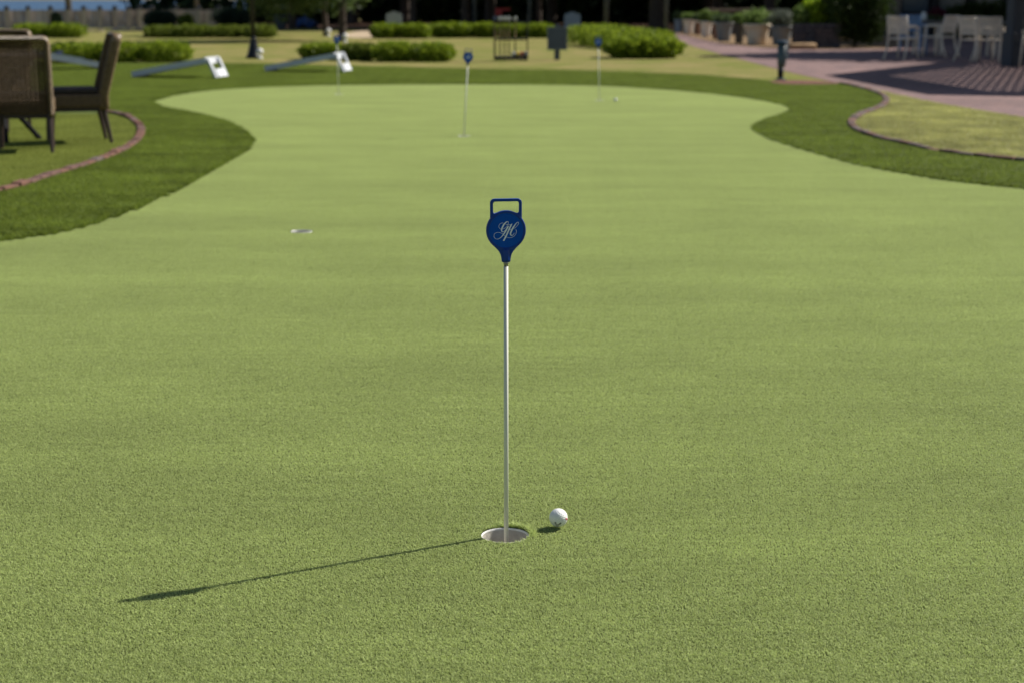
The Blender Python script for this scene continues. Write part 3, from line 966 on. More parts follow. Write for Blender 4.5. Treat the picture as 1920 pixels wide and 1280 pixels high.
# ================================================================== HEDGES
hedge_leaf = leaf_mat('boxwood_leaf', (0.085, 0.140, 0.009), (0.340, 0.420, 0.038), transl=0.42, rough=0.45)
hedge_leaf2 = leaf_mat('boxwood_leaf_dull', (0.070, 0.105, 0.014), (0.230, 0.280, 0.042), transl=0.35, rough=0.5)
stem_m = mat('hedge_stem', (0.05, 0.035, 0.022), 0.9, var=0.3)
def hedge(a, b, base_y, top_y, depth, label, n=7000, m=None, lsize=0.06, name='boxwood_hedge', group='low boxwood hedges on the lawn', base_y2=None):
    A, B = gp(a, base_y), gp(b, base_y2 if base_y2 else base_y)
    hgt = H * (1 - top_y / base_y)
    L = (B - A).length
    mid = (A + B) / 2
    mid.y += depth / 2
    ang = math.atan2(B.y - A.y, B.x - A.x)
    root = thing(name, label, 'hedge', mid, ang, group)
    k = max(1, int(round(L / (hgt * 2.2))))
    Vs, ts = [], []
    for i in range(k):
        cx = -L / 2 + L * (i + 0.5) / k
        hs = hgt * random.uniform(0.92, 1.06)
        P, u = blob_points(n // k, (cx, random.uniform(-.04, .04), hs * 0.5), (L / k * 0.58, depth / 2, hs * 0.5), shell=0.45, lump=0.10, box=3.2)
        P[:, 2] = np.maximum(P[:, 2], 0.02)
        V = leaf_quads(P, lsize, 0.35, 0.6, u)
        Vs.append(V)
        ts.append(np.clip(rng.uniform(0, 1, len(P)) ** 1.3, 0, 1))
    obj('foliage', quads_mesh('foliage', np.concatenate(Vs), m or hedge_leaf, np.concatenate(ts)), None, root)
    st = MB()
    for i in range(max(2, int(L / 0.35))):
        x = -L / 2 + L * (i + .5) / max(2, int(L / 0.35))
        st.tube([(x, 0, 0), (x + random.uniform(-.06, .06), random.uniform(-.05, .05), hgt * 0.6)], [0.014, 0.006], 5)
    obj('stem', st, stem_m, root)
    return root
hedge(85, 345, 118, 79, 0.9, 'dark green hedge behind the wicker chair in profile', 12000)
hedge(22, 146, 72, 45, 1.1, 'bright green hedge in front of the grey fence, above the wicker chair', 8000, lsize=0.08)
hedge(270, 509, 72, 47, 1.1, 'long low hedge behind the lamp post base', 12000, hedge_leaf2, lsize=0.08)
hedge(564, 640, 113, 82, 0.8, 'rounded bush at the left end of the middle hedge, behind the white cornhole board', 6000)
hedge(641, 700, 115, 84, 0.7, 'duller bush with gaps in the middle hedge, between two bright bushes', 5000, hedge_leaf2)
hedge(701, 845, 117, 81, 0.9, 'longest bright bush at the right end of the middle hedge', 9000)
hedge(697, 802, 73, 44, 1.1, 'bright bush at the left end of the far hedge, below the pale rounded board', 8000, lsize=0.08)
hedge(805, 890, 72, 43.5, 1.1, 'bright bush in the far hedge just left of the croquet rack', 7000, lsize=0.08)
hedge(891, 930, 72, 44, 1.0, 'short bush in the far hedge behind the left post of the croquet rack', 4000, lsize=0.08)
hedge(932, 1038, 72, 43, 1.1, 'bright bush in the far hedge behind the croquet rack, at its right end', 8000, lsize=0.08)
hedge(1104, 1222, 86, 47, 1.6, 'yellow green hedge beside the brick path, its farther half', 14000, lsize=0.07, base_y2=97)
hedge(1150, 1274, 111, 66, 1.5, 'yellow green hedge beside the brick path, its nearer half', 12000, lsize=0.065)

# ================================================================== CROQUET RACK, SIGN
blk = mat('black_metal', (0.012, 0.014, 0.02), 0.4, var=0.3, scale=20)
ra, rb = gp(926, 115), gp(990, 115)
RW = (rb - ra).length
rk = thing('croquet_rack', 'black croquet rack holding upright mallets on the lawn left of the square sign', 'croquet rack', (ra + rb) / 2)
obj('base_tray', MB().box((0, 0, 0.06), (RW, 0.26, 0.07)), blk, rk, bev=0.008)
zm, zt_ = H * (1 - 74 / 115), H * (1 - 42 / 115)
for s_ in (-1, 1):
    obj('post', MB().tube([(s_ * (RW / 2 - 0.012), 0, 0.09), (s_ * (RW / 2 - 0.012), 0, zt_ + 0.16)], 0.013, 8), blk, rk)
obj('middle_rail', MB().box((0, 0, zm), (RW - 0.052, 0.16, 0.03)), blk, rk)
obj('top_rail', MB().box((0, 0, zt_), (RW - 0.052, 0.14, 0.03)), blk, rk)
wood_m = mat('mallet_shaft', (0.34, 0.22, 0.12), 0.5, var=0.2, scale=20, stretch=(4, 4, 1))
mhead_m = mat('mallet_head', (0.55, 0.55, 0.54), 0.4, var=0.1, scale=20)
mhead2_m = mat('mallet_head_dark', (0.06, 0.08, 0.14), 0.4, var=0.1, scale=20)
base_pt = (ra + rb) / 2
ml = ['dark headed croquet mallet, leftmost in the rack', 'white headed croquet mallet, second from the left in the rack', 'white headed croquet mallet in the middle of the five in the rack',
      'white headed croquet mallet, fourth from the left in the rack', 'white headed croquet mallet, rightmost of the five in the rack']
for i, px in enumerate((928, 937.5, 946, 954, 966)):
    x = at(px, 60, base_pt.y).x
    r_ = thing('croquet_mallet', ml[i], 'croquet mallet', (x, base_pt.y, 0.096), 0, 'mallets in the croquet rack')
    zh = H * (1 - 35 / 115) - 0.096
    obj('shaft', MB().tube([(0, 0, 0), (0, 0, zh - 0.038)], 0.011, 8), wood_m, r_, smooth=True)
    hm = MB()
    hm.tube([(0, -0.12, zh), (0, -0.115, zh), (0, 0.115, zh), (0, 0.12, zh)], [0.034, 0.041, 0.041, 0.034], 14)
    obj('mallet_head', hm, mhead_m if i else mhead2_m, r_)
    obj('grip', MB().tube([(0, 0, 0.002), (0, 0, zm - 0.16)], 0.0135, 8), blk, r_)
for px, c, lb in ((963, (0.45, 0.45, 0.42), 'pale croquet ball at the left end of the balls in the rack tray'), (970.5, (0.62, 0.42, 0.03), 'yellow croquet ball in the rack tray'),
                  (978, (0.42, 0.05, 0.04), 'red croquet ball in the rack tray'), (985, (0.02, 0.03, 0.08), 'dark blue croquet ball at the right end of the rack tray')):
    p = at(px, 100, base_pt.y - 0.02)
    obj('croquet_ball', MB().ball((0, 0, 0), 0.046, 14), mat('croquet_' + lb.split()[0], c, 0.4, var=0.08), None, (p.x, p.y, 0.141), smooth=True, label=lb, cat='croquet ball', group='balls in the croquet rack tray')

sg = gp(1044.5, 113)
sign = thing('lawn_sign', 'square dark grey sign on a short post right of the croquet rack', 'sign', sg)
sgn_m = mat('sign_slate', (0.075, 0.095, 0.13), 0.5, var=0.2, scale=3)
fr_m = mat('sign_frame', (0.17, 0.20, 0.25), 0.5, var=0.1)
zs0, zs1 = H * (1 - 92 / 113), H * (1 - 53 / 113)
obj('panel', MB().box((0, 0, (zs0 + zs1) / 2), (0.36, 0.03, zs1 - zs0)), sgn_m, sign, bev=0.006)
for s_ in (-1, 1):
    obj('frame', MB().box((s_ * 0.19, 0, (zs0 + zs1) / 2), (0.02, 0.045, zs1 - zs0 + 0.04)), fr_m, sign)
    obj('frame', MB().box((0, 0, (zs0 if s_ < 0 else zs1) + s_ * 0.011), (0.36, 0.045, 0.02)), fr_m, sign)
obj('finial', MB().box((0, 0, zs1 + 0.045), (0.1, 0.04, 0.045)), sgn_m, sign, bev=0.01)
obj('post', MB().box((0, 0.062, zs1 / 2), (0.11, 0.078, zs1)), sgn_m, sign)
pale_m = mat('pale_panel', (0.33, 0.37, 0.42), 0.5, var=0.1, scale=4)
def round_board(px, base, y0, y1, w_px, label):
    p = gp(px, base)
    wd = w_px * p.y / F
    z0, z1 = H * (1 - y1 / base), H * (1 - y0 / base)
    root = thing('rounded_board', label, 'sign', p, 0, 'pale rounded boards before the dark trees')
    r_ = wd * 0.13
    poly = corner(wd / 2 - r_, (z1 - z0) - r_, r_, 0, 90, 5) + corner(-wd / 2 + r_, (z1 - z0) - r_, r_, 90, 180, 5) + [(-wd / 2, 0), (wd / 2, 0)]
    mb = MB().prism(poly, -0.02, 0.02)
    mb.v = [(x, z, y + z0) for x, y, z in mb.v]
    obj('panel', mb, pale_m, root)
    obj('handle', MB().box((0, 0, z1 + 0.03), (wd * 0.35, 0.03, 0.055)), pale_m, root)
    for s_ in (-1, 1):
        obj('leg', MB().tube([(s_ * wd * 0.38, 0.05, z0 + 0.1), (s_ * wd * 0.42, 0.12, 0)], 0.02, 6), blk, root)
round_board(739, 62, 25, 50, 29, 'pale rounded board behind the far hedge left of the croquet rack')
round_board(1073, 61, 26, 53, 30, 'pale rounded board in front of the dark trees right of the croquet rack')
fl = gp(934, 66)
rf = thing('red_flag', 'small red banner on a thin pole just above the croquet mallets', 'flag', fl)
zz = H * (1 - 17 / 66)
obj('pole', MB().tube([(-0.12, 0, 0), (-0.12, 0, zz + 0.1)], 0.018, 6), blk, rf)
obj('banner', MB().box((0.02, 0, zz - 0.10), (0.24, 0.02, 0.24)).box((0.24, 0.02, zz - 0.02), (0.36, 0.02, 0.08)), mat('flag_red', (0.20, 0.022, 0.035), 0.8, var=0.2), rf)

# ================================================================== LAMP POSTS, BOLLARD
lp = gp(476, 110)
lamp = thing('lamp_post', 'black lamp post with a flared base on the lawn between two hedges', 'lamp post', lp)
obj('base', MB().lathe([(0.165, 0), (0.165, 0.05), (0.14, 0.07), (0.115, 0.16), (0.085, 0.30), (0.06, 0.40), (0.065, 0.42), (0.05, 0.44)], 20), blk, lamp, smooth=True)
obj('pole', MB().tube([(0, 0, 0.44), (0, 0, 3.6)], [0.045, 0.032], 12), blk, lamp, smooth=True)
obj('lantern', MB().lathe([(0.05, 3.6), (0.16, 3.75), (0.2, 4.1), (0.06, 4.3), (0.02, 4.45)], 12), blk, lamp)
white_m = mat('white_plastic', (0.70, 0.70, 0.68), 0.4, var=0.06)
def spot(px, py, base, r_px, label):
    p = gp(px, base)
    r_ = r_px * p.y / F
    root = thing('spot_lamp', label, 'light', p, 0, 'white globe lights on the lawn')
    obj('stake', MB().lathe([(r_ * 0.75, 0), (r_ * 0.6, r_ * 0.5), (r_ * 0.35, r_ * 0.9), (r_ * 0.35, r_ * 1.2)], 12), white_m, root)
    obj('globe', MB().ball((0, 0, r_ * 2.0), r_, 16), white_m, root, smooth=True)
spot(487.5, 100, 111, 6.5, 'white globe light beside the flared base of the lamp post')
spot(616, 60, 69, 5, 'white globe light at the foot of the thinner tree trunk')
spot(647, 71, 80, 5.5, 'white globe light at the foot of the thicker tree trunk')

def pole(px, base, w_px, label, m, cat='pole', name='utility_pole', h=4.5, lean=0):
    p = gp(px, base)
    wd = w_px * p.y / F
    root = thing(name, label, cat, p)
    obj('shaft', MB().tube([(0, 0, 0), (lean * .5, 0, h / 2), (lean, 0, h)], [wd / 2, wd * .48, wd * 0.42], 12), m, root, smooth=True)
    obj('collar', MB().lathe([(wd * 0.66, 0), (wd * 0.66, 0.08), (wd * 0.52, 0.12)], 12), m, root)
    return root
polew = mat('weathered_pole', (0.20, 0.16, 0.125), 0.8, var=0.4, scale=3, stretch=(6, 6, 0.5))
poleg = mat('grey_pole', (0.10, 0.11, 0.12), 0.5, var=0.2, scale=4)
pole(133, 53, 12, 'thick weathered wooden pole in front of the grey fence', polew, lean=-0.25)
pole(370, 52, 7, 'thin pale wooden pole at the right end of the grey fence', polew)
pole(1249, 65, 7, 'grey post at the far end of the brick path beside the row of pots', poleg)
pole(1136, 56, 9, 'dark grey post in front of the black trees above the right hand hedge', poleg)
pole(890, 56, 7, 'slim dark post beside a trunk left of the croquet rack', poleg)
pole(993, 60, 7, 'slim dark post behind the right end of the croquet rack', poleg)
bl = gp(1463, 152)
bol = thing('bollard_light', 'dark blue grey bollard light on a red mulch bed beside the brick path', 'bollard', bl, R(12))
bm = mat('bollard_paint', (0.07, 0.10, 0.105), 0.4, var=0.15, scale=6, spec=0.5)
bm2 = mat('bollard_glass', (0.22, 0.27, 0.30), 0.25, var=0.1, scale=6, spec=0.5)
zbt = H * (1 - 76 / 152)
obj('base', MB().lathe([(0.085, 0.012), (0.085, 0.03), (0.045, 0.04)], 16), bm, bol)
obj('stem', MB().tube([(0, 0, 0.04), (0.004, 0, 0.20)], [0.040, 0.048], 14), blk, bol, smooth=True)
obj('housing', MB().tube([(0.004, 0, 0.20), (0.012, 0, 0.26), (0.018, 0, zbt - 0.06)], [0.050, 0.064, 0.074], 16), bm, bol, smooth=True)
obj('lens', MB().box((0.070, -0.040, 0.42), (0.045, 0.05, 0.20)), bm2, bol, bev=0.01)
obj('cap', MB().lathe([(0.084, 0), (0.090, 0.02), (0.078, 0.045), (0.045, 0.06)], 18, (0.018, 0, zbt - 0.058)), mat('bollard_cap', (0.03, 0.055, 0.08), 0.4, var=.1), bol)

# ================================================================== FENCE BY THE WATER, ROCKS
fence_m = [mat('fence_board', (0.44, 0.385, 0.36), 0.9, col2=(0.30, 0.26, 0.25), scale=3, stretch=(8, 8, 0.6)),
           mat('fence_board_pale', (0.52, 0.45, 0.40), 0.9, col2=(0.37, 0.32, 0.29), scale=3, stretch=(8, 8, 0.6)),
           mat('fence_board_dark', (0.32, 0.285, 0.28), 0.9, col2=(0.22, 0.19, 0.19), scale=3, stretch=(8, 8, 0.6))]
FA, FB = gp(-330, 58), gp(428, 53)
fdir = (FB - FA); FL = fdir.length; fang = math.atan2(fdir.y, fdir.x)
fence = thing('picket_fence', 'weathered grey board fence with capped posts in front of the blue water', 'fence', FA, fang)
FH = H * (1 - 19 / 55)
board_me = [MB().prism([(-0.058, -0.012), (0.058, -0.012), (0.058, 0.012), (-0.058, 0.012)], 0, 1).mesh('board', m) for m in fence_m]
x = 0.07
while x < FL:
    o = obj('board', random.choices(board_me, (4, 2, 2))[0], None, fence, (x, random.uniform(-.004, .004), 0.03), (0, random.gauss(0, .006), 0))
    o.scale = (1, 1, FH - 0.03 + random.uniform(-.015, .01))
    x += 0.127
for z in (0.25, FH - 0.15):
    obj('rail', MB().box((FL / 2, 0.05, z), (FL, 0.05, 0.09)), fence_m[0], fence)
post_px = [-190, -150, -108, -67, -27, 14, 54, 96, 128, 158, 188, 216, 241, 262, 285, 330, 372, 410]
for px in post_px:
    d = ray(px, 55)
    # where the column of sight meets the fence line
    t = (FA.x * fdir.y - FA.y * fdir.x) / (d.x * fdir.y - d.y * fdir.x)
    s_ = (Vector((d.x * t, d.y * t, 0)) - FA).length
    po = obj('post', MB().box((0, 0, FH / 2 + 0.01), (0.19, 0.19, FH + 0.02)), random.choice(fence_m[:2]), fence, (s_, -0.12, 0))
    obj('cap', MB().lathe([(0.10, FH + 0.02), (0.115, FH + 0.05), (0.10, FH + 0.13), (0.05, FH + 0.17)], 10), blk, po)
rock_m = mat('pale_rock', (0.36, 0.29, 0.24), 0.9, col2=(0.24, 0.19, 0.16), scale=4, bump=0.6, bscale=12)
rock_me = []
for i in range(3):
    b = bmesh.new()
    bmesh.ops.create_icosphere(b, subdivisions=2, radius=0.5)
    for v in b.verts:
        v.co *= random.uniform(0.82, 1.1)
        v.co.z *= 0.5
    me = bpy.data.meshes.new('rock'); b.to_mesh(me); b.free(); me.materials.append(rock_m); rock_me.append(me)
rk_l = ['pale rock at the foot of the fence right of the thick pole', 'small pale rock, second right of the thick pole', 'pale rock in the middle of the row at the foot of the fence',
        'long pale rock lying at the foot of the fence', 'pale rock at the right end of the row by the fence', 'pinkish rock pile top behind the long low hedge', 'pinkish rock behind the long low hedge, beside the thin pole']
for (px, py, s1, s2), lb in zip([(155, 57.5, .35, .3), (168, 59, .3, .3), (185, 59.5, .45, .3), (225, 57.5, 1.1, .35), (258, 57, .6, .3), (398, 52, 1.0, .7), (380, 52, .6, .5)], rk_l):
    o = obj('rock', random.choice(rock_me), None, None, gp(px, py), (0, 0, random.uniform(0, .4)), label=lb, cat='rock', group='pale rocks by the fence')
    o.scale = (s1, s1 * 0.6, s2)

# ================================================================== TREES
bark_m = mat('bark', (0.075, 0.055, 0.042), 0.95, col2=(0.04, 0.03, 0.024), scale=5, stretch=(4, 4, 0.7), bump=0.8, bscale=12)
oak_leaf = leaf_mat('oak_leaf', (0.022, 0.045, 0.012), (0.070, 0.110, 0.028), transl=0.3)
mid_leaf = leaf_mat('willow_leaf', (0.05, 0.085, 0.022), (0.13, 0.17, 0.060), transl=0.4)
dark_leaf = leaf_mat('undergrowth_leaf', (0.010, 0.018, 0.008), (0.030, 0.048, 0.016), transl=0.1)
def tree(name, label, loc, trunk_r, trunk_h, crown_c, crown_r, n, m, lsize, lean=(0, 0), group='trees beyond the lawn', clumps=26):
    root = thing(name, label, 'tree', loc, 0, group)
    tk = MB()
    top = Vector((lean[0], lean[1], trunk_h))
    tk.tube([(0, 0, -0.05), (0, 0, 0.12), (lean[0] * .2, lean[1] * .2, trunk_h * .35), tuple(top)], [trunk_r * 1.45, trunk_r * 1.1, trunk_r, trunk_r * 0.75], 10)
    cc = Vector(crown_c)
    Vs, ts = [], []
    for i in range(clumps):
        u = Vector(rng.normal(size=3)); u.normalize()
        q = cc + Vector((u.x * crown_r[0], u.y * crown_r[1], u.z * crown_r[2])) * random.uniform(0.35, 0.85)
        if i < 9:
            tk.tube([tuple(top - Vector((0, 0, random.uniform(0, .6)))), tuple(top.lerp(q, 0.5) + Vector((0, 0, .3))), tuple(q)], [trunk_r * .45, trunk_r * .25, 0.02], 6)
        rr = np.array(crown_r) * random.uniform(0.3, 0.45)
        P, uu = blob_points(n // clumps, q, rr, shell=0.8, lump=0.15)
        Vs.append(leaf_quads(P, lsize, 0.2, 0.5)); ts.append(np.clip(rng.uniform(0, 1, len(P)) * 0.7 + random.uniform(0, .3), 0, 1))
    obj('trunk', tk, bark_m, root, smooth=True)
    obj('crown', quads_mesh('crown', np.concatenate(Vs), m, np.concatenate(ts)), None, root)
    return root
# small tree whose drooping crown shows at the top of the picture
t1 = gp(642, 78); t2 = gp(611, 68)
tree('shade_tree', 'tree with grey trunk and drooping green foliage right of the blue tarp', t1, 0.11, 2.4, (-1.1, 1.0, 2.35), (2.9, 2.2, 1.55), 15000, mid_leaf, 0.16, (0.05, 0), clumps=34)
tree('shade_tree', 'thinner tree trunk with hanging foliage left of the pale sand patch', t2, 0.09, 2.4, (-1.8, 2.0, 2.4), (2.8, 2.4, 1.6), 12000, mid_leaf, 0.17, (-0.1, 0), clumps=28)
trs = [(873, 55, 0.17, 'dark trunk in the shade left of the croquet rack, standing behind the far hedge'),
       (1231, 58, 0.30, 'thick dark trunk at the back, left of the grey post by the pots'),
       (1441, 60, 0.22, 'dark trunk rising behind the large grey pot'),
       (1010, 54, 0.12, 'slim dark trunk behind the croquet rack'),
       (775, 55, 0.14, 'dark trunk behind the pale rounded board and the far hedge'),
       (548, 55, 0.16, 'dark trunk in deep shade between the dark bin and the blue tarpaulin'),
       (1345, 52, 0.2, 'dark trunk far behind the middle of the row of pots'),
       (1600, 60, 0.2, 'dark trunk hidden behind the large dark shrub')]
for px, by_, r_, lb in trs:
    p = gp(px, by_)
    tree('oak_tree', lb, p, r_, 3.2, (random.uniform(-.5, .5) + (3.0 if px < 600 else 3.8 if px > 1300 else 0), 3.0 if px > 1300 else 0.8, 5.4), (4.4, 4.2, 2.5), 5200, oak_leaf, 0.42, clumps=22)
# trees standing behind, crowns out of the picture but shading what is seen
for x, y, lb in [(-8, 85, 'dark tree in the black wood straight behind the sand patch'), (-5.5, 87, 'dark tree in the black wood behind the left pale rounded board'),
                 (2, 85, 'dark tree in the black wood behind the square sign'), (10, 86, 'dark tree in the black wood above the far end of the pots'),
                 (18, 84, 'dark tree in the black wood above the large dark shrub'), (26, 80, 'dark tree at the right hand end of the black wood'),
                 (-1, 78, 'dark tree in the black wood above the croquet mallets'), (7, 79, 'dark tree in the black wood beside the thick dark trunk'),
                 (15, 74, 'dark tree behind the pale utility box'), (20, 66, 'dark tree behind the building at the patio'), (24, 58, 'dark tree beside the building, beyond the right edge')]:
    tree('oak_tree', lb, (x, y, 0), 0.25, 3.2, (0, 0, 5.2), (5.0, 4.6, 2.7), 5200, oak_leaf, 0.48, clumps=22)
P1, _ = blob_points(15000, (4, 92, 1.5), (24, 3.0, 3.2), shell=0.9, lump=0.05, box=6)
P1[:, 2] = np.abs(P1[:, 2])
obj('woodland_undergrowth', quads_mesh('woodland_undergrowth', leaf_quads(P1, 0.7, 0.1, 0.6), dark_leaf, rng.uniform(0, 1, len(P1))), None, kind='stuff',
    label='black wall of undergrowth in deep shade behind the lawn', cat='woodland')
# unseen oaks over the patio on the right, placed for the shade they throw
tree('oak_tree', 'broad oak shading the patio chairs', (15.5, 40.5, 0), 0.35, 3.0, (-1.0, -0.6, 5.0), (4.8, 4.2, 2.0), 20000, oak_leaf, 0.42, clumps=50)
tree('oak_tree', 'unseen oak behind the patio shrubs, added to shade the tables', (20.2, 46.5, 0), 0.3, 3.0, (-1.2, -0.6, 5.0), (5.0, 4.6, 2.0), 18000, oak_leaf, 0.44, clumps=46)

tree('oak_tree', 'unseen oak before the building, added to shade the back of the patio', (20.5, 53.0, 0), 0.3, 3.0, (-1.0, 0, 5.0), (5.0, 4.6, 2.0), 16000, oak_leaf, 0.46, clumps=44)

tree('oak_tree', 'unseen oak beyond the right edge, added to shade the planting bed', (16.0, 49.5, 0), 0.25, 3.0, (-0.3, 0, 4.9), (3.6, 3.4, 1.8), 11000, oak_leaf, 0.42, clumps=36)

# things in the shade on the left of the wood
bn = gp(526, 56)
bin_ = thing('litter_bin', 'dark grey litter bin in the shade at the edge of the trees', 'bin', bn)
bw = 22 * bn.y / F
bh = H * (1 - 29 / 56)
obj('body', MB().lathe([(bw * .46, 0), (bw * .5, 0.03), (bw * .5, bh * .86)], 16), mat('bin_grey', (0.05, 0.06, 0.07), 0.6, var=.2), bin_)
obj('lid', MB().lathe([(bw * .53, bh * .86), (bw * .53, bh * .9), (bw * .35, bh)], 16), blk, bin_)
tp = gp(574, 54)
tarp = thing('covered_pile', 'bright blue tarpaulin over a low pile under the trees', 'tarpaulin', tp)
b = bmesh.new()
bmesh.ops.create_grid(b, x_segments=16, y_segments=10, size=1)
for v in b.verts:
    e = max(abs(v.co.x), abs(v.co.y))
    v.co.z = (0.40 - 0.16 * abs(v.co.x + 0.2) if e < 0.85 else 0.14) + 0.07 * math.sin(v.co.x * 6 + v.co.y * 4) + random.uniform(-.04, .04)
    v.co.x *= 0.47 * (1 if e < .9 else 1.05); v.co.y *= 0.45
me = bpy.data.meshes.new('cover'); b.to_mesh(me); b.free()
obj('cover', me, mat('tarp_blue', (0.010, 0.055, 0.19), 0.5, var=0.25, scale=3), tarp, smooth=True)
obj('crate', MB().box((0, 0, 0.16), (0.8, 0.7, 0.3)), blk, tarp)
shrub_m = leaf_mat('cedar_leaf', (0.015, 0.03, 0.018), (0.04, 0.06, 0.035), transl=0.15)
def bush(px, base, w_px, top_y, label, m, n=5000, lsize=0.08, depth=None, lump=0.15, name='shrub', group=None, z0=0.0, hgt=None, cx=None):
    p = gp(px, base)
    wd = w_px * p.y / F
    hg = hgt or H * (1 - top_y / base)
    root = thing(name, label, 'shrub', (p.x, p.y + wd * .3, z0), 0, group)
    Vs, ts = [], []
    for i in range(5):
        c = (random.uniform(-.22, .22) * wd, random.uniform(-.1, .1) * wd, hg * random.uniform(0.45, 0.6))
        P, u = blob_points(n // 5, c, (wd * .34, (depth or wd) * .34, hg * 0.45), shell=0.6, lump=lump)
        P[:, 2] = np.abs(P[:, 2])
        Vs.append(leaf_quads(P, lsize, .3, .5, u)); ts.append(rng.uniform(0, 1, len(P)))
    obj('foliage', quads_mesh('foliage', np.concatenate(Vs), m, np.concatenate(ts)), None, root)
    st = MB()
    for i in range(4):
        st.tube([(random.uniform(-.05, .05), random.uniform(-.05, .05), 0), (random.uniform(-.2, .2) * wd, random.uniform(-.2, .2) * wd, hg * .6)], [0.02, 0.008], 5)
    obj('stem', st, stem_m, root)
    return root
bush(106, 58, 26, 23, 'dark shrub against the grey fence left of the thick pole', shrub_m, 3000, .1)
bush(296, 57, 62, 20, 'wide dark shrub covering the right part of the grey fence', shrub_m, 6000, .1)
bush(345, 57, 30, 28, 'olive shrub at the fence left of the thin pale pole', hedge_leaf2, 3000, .1)
bush(430, 55, 70, 15, 'dark shrub under the trees right of the thin pale pole', shrub_m, 6000, .1)

# ================================================================== POTS AND PLANTING ON THE RIGHT
pot_ms = {'blue': mat('pot_blue_grey', (0.34, 0.38, 0.44), 0.7, var=0.2, scale=5), 'white': mat('pot_white', (0.80, 0.74, 0.68), 0.75, col2=(0.64, 0.56, 0.50), scale=4),
          'terra': mat('pot_terracotta', (0.27, 0.155, 0.10), 0.8, col2=(0.19, 0.11, 0.08), scale=5), 'dark': mat('pot_dark', (0.085, 0.08, 0.07), 0.7, var=0.25, scale=5),
          'grey': mat('pot_grey', (0.22, 0.235, 0.25), 0.7, var=0.2, scale=5), 'cream': mat('pot_cream', (0.80, 0.70, 0.57), 0.8, col2=(0.66, 0.52, 0.38), scale=3)}
soil2 = mat('pot_soil', (0.04, 0.028, 0.02), 0.95, var=0.3)
pl_a = leaf_mat('pot_leaf_green', (0.09, 0.16, 0.035), (0.24, 0.32, 0.09), transl=0.4)
pl_b = leaf_mat('pot_leaf_grey', (0.08, 0.10, 0.075), (0.19, 0.21, 0.16), transl=0.3)
pl_c = leaf_mat('pot_leaf_lime', (0.16, 0.27, 0.012), (0.38, 0.50, 0.04), transl=0.45)
pl_d = leaf_mat('pot_leaf_deep', (0.05, 0.09, 0.04), (0.14, 0.19, 0.08), transl=0.3)
pots = [(1272, 16, 37, 62, 'blue', 24, pl_d, 'small blue grey pot, farthest in the row of pots beside the path'),
        (1292, 24, 37, 65, 'white', 26, pl_a, 'whitish pot, second from the far end of the row of pots'),
        (1309, 15, 39, 67, 'terra', 28, pl_d, 'narrow brown pot between two whitish pots'),
        (1325, 24, 41, 71, 'white', 22, pl_a, 'whitish pot with bright leaves, right of the narrow brown pot'),
        (1343, 18, 42, 75, 'terra', 26, pl_a, 'brown terracotta pot with a pale rim in the middle of the row'),
        (1359, 36, 42, 79, 'grey', 28, pl_d, 'wide grey pot in the middle of the row'),
        (1387, 22, 43, 83, 'dark', 28, pl_a, 'dark brown pot just left of the big cream pot'),
        (1423, 54, 46, 85, 'cream', 20, pl_a, 'big flared cream pot with a rolled rim'),
        (1468, 46, 50, 86, 'grey', 22, pl_b, 'large slate grey pot with grey foliage behind the bollard light')]
for px, w_px, ty, by_, k, fy, lm, lb in pots:
    p = gp(px, by_)
    wd = w_px * p.y / F
    hg = H * (1 - ty / by_)
    root = thing('plant_pot', lb, 'plant pot', (p.x, p.y + wd / 2, 0.01), random.uniform(0, 1), 'row of plant pots beside the brick path')
    r1 = wd / 2
    obj('pot', MB().lathe([(r1 * .60, 0), (r1 * .64, .02), (r1 * .74, hg * .45), (r1 * .86, hg * .82), (r1 * .90, hg * .86)], 22, cap=True), pot_ms[k], root, smooth=True)
    obj('rim', MB().lathe([(r1 * .90, hg * .862), (r1 * .99, hg * .88), (r1 * 1.0, hg * .95), (r1 * .95, hg), (r1 * .84, hg), (r1 * .82, hg * .9)], 22, cap=False), pot_ms['white'] if k == 'terra' else pot_ms[k], root, smooth=True)
    obj('soil', MB().lathe([(r1 * .84, hg * .90), (r1 * .84, hg * .93), (.01, hg * .95)], 18), soil2, root)
    ph = H * (1 - fy / by_) - hg
    P, u = blob_points(1500, (0, 0, hg + ph * .45), (r1 * 1.15, r1 * 1.1, ph * .62), shell=.7, lump=.25)
    P[:, 2] = np.maximum(P[:, 2], hg * 0.96)
    obj('plant', quads_mesh('plant', leaf_quads(P, .085, .5, .5), lm, rng.uniform(0, 1, len(P))), None, root)
# stone planter
wa, wb = gp(1488, 91), gp(1562, 90)
wall = thing('stone_planter', 'low dark stone planter wall between the grey pot and the dark shrub', 'wall', wa)
WL = (wb - wa).length
WH = H * (1 - 44 / 91)
st_m = [mat('wall_stone', (0.14, 0.105, 0.095), 0.9, col2=(0.09, 0.07, 0.068), scale=7, bump=.7, bscale=20), mat('wall_stone_grey', (0.10, 0.09, 0.095), 0.9, col2=(0.07, .062, .065), scale=7, bump=.7, bscale=20)]
obj('core', MB().box((WL / 2, .3, WH / 2 - .015), (WL - .05, .45, WH - .03)), soil2, wall)
rows = 5
for r_ in range(rows):
    x = -0.1 * (r_ % 2)
    while x < WL:
        l_ = random.uniform(.22, .38)
        x0, x1 = max(x, 0), min(x + l_, WL)
        if x1 - x0 > .05:
            obj('stone', MB().box(((x0 + x1) / 2, .03 + random.uniform(-.012, .012), WH * (r_ + .5) / rows), (x1 - x0 - .012, .12, WH / rows - .012)), random.choice(st_m), wall, bev=.012)
        x += l_
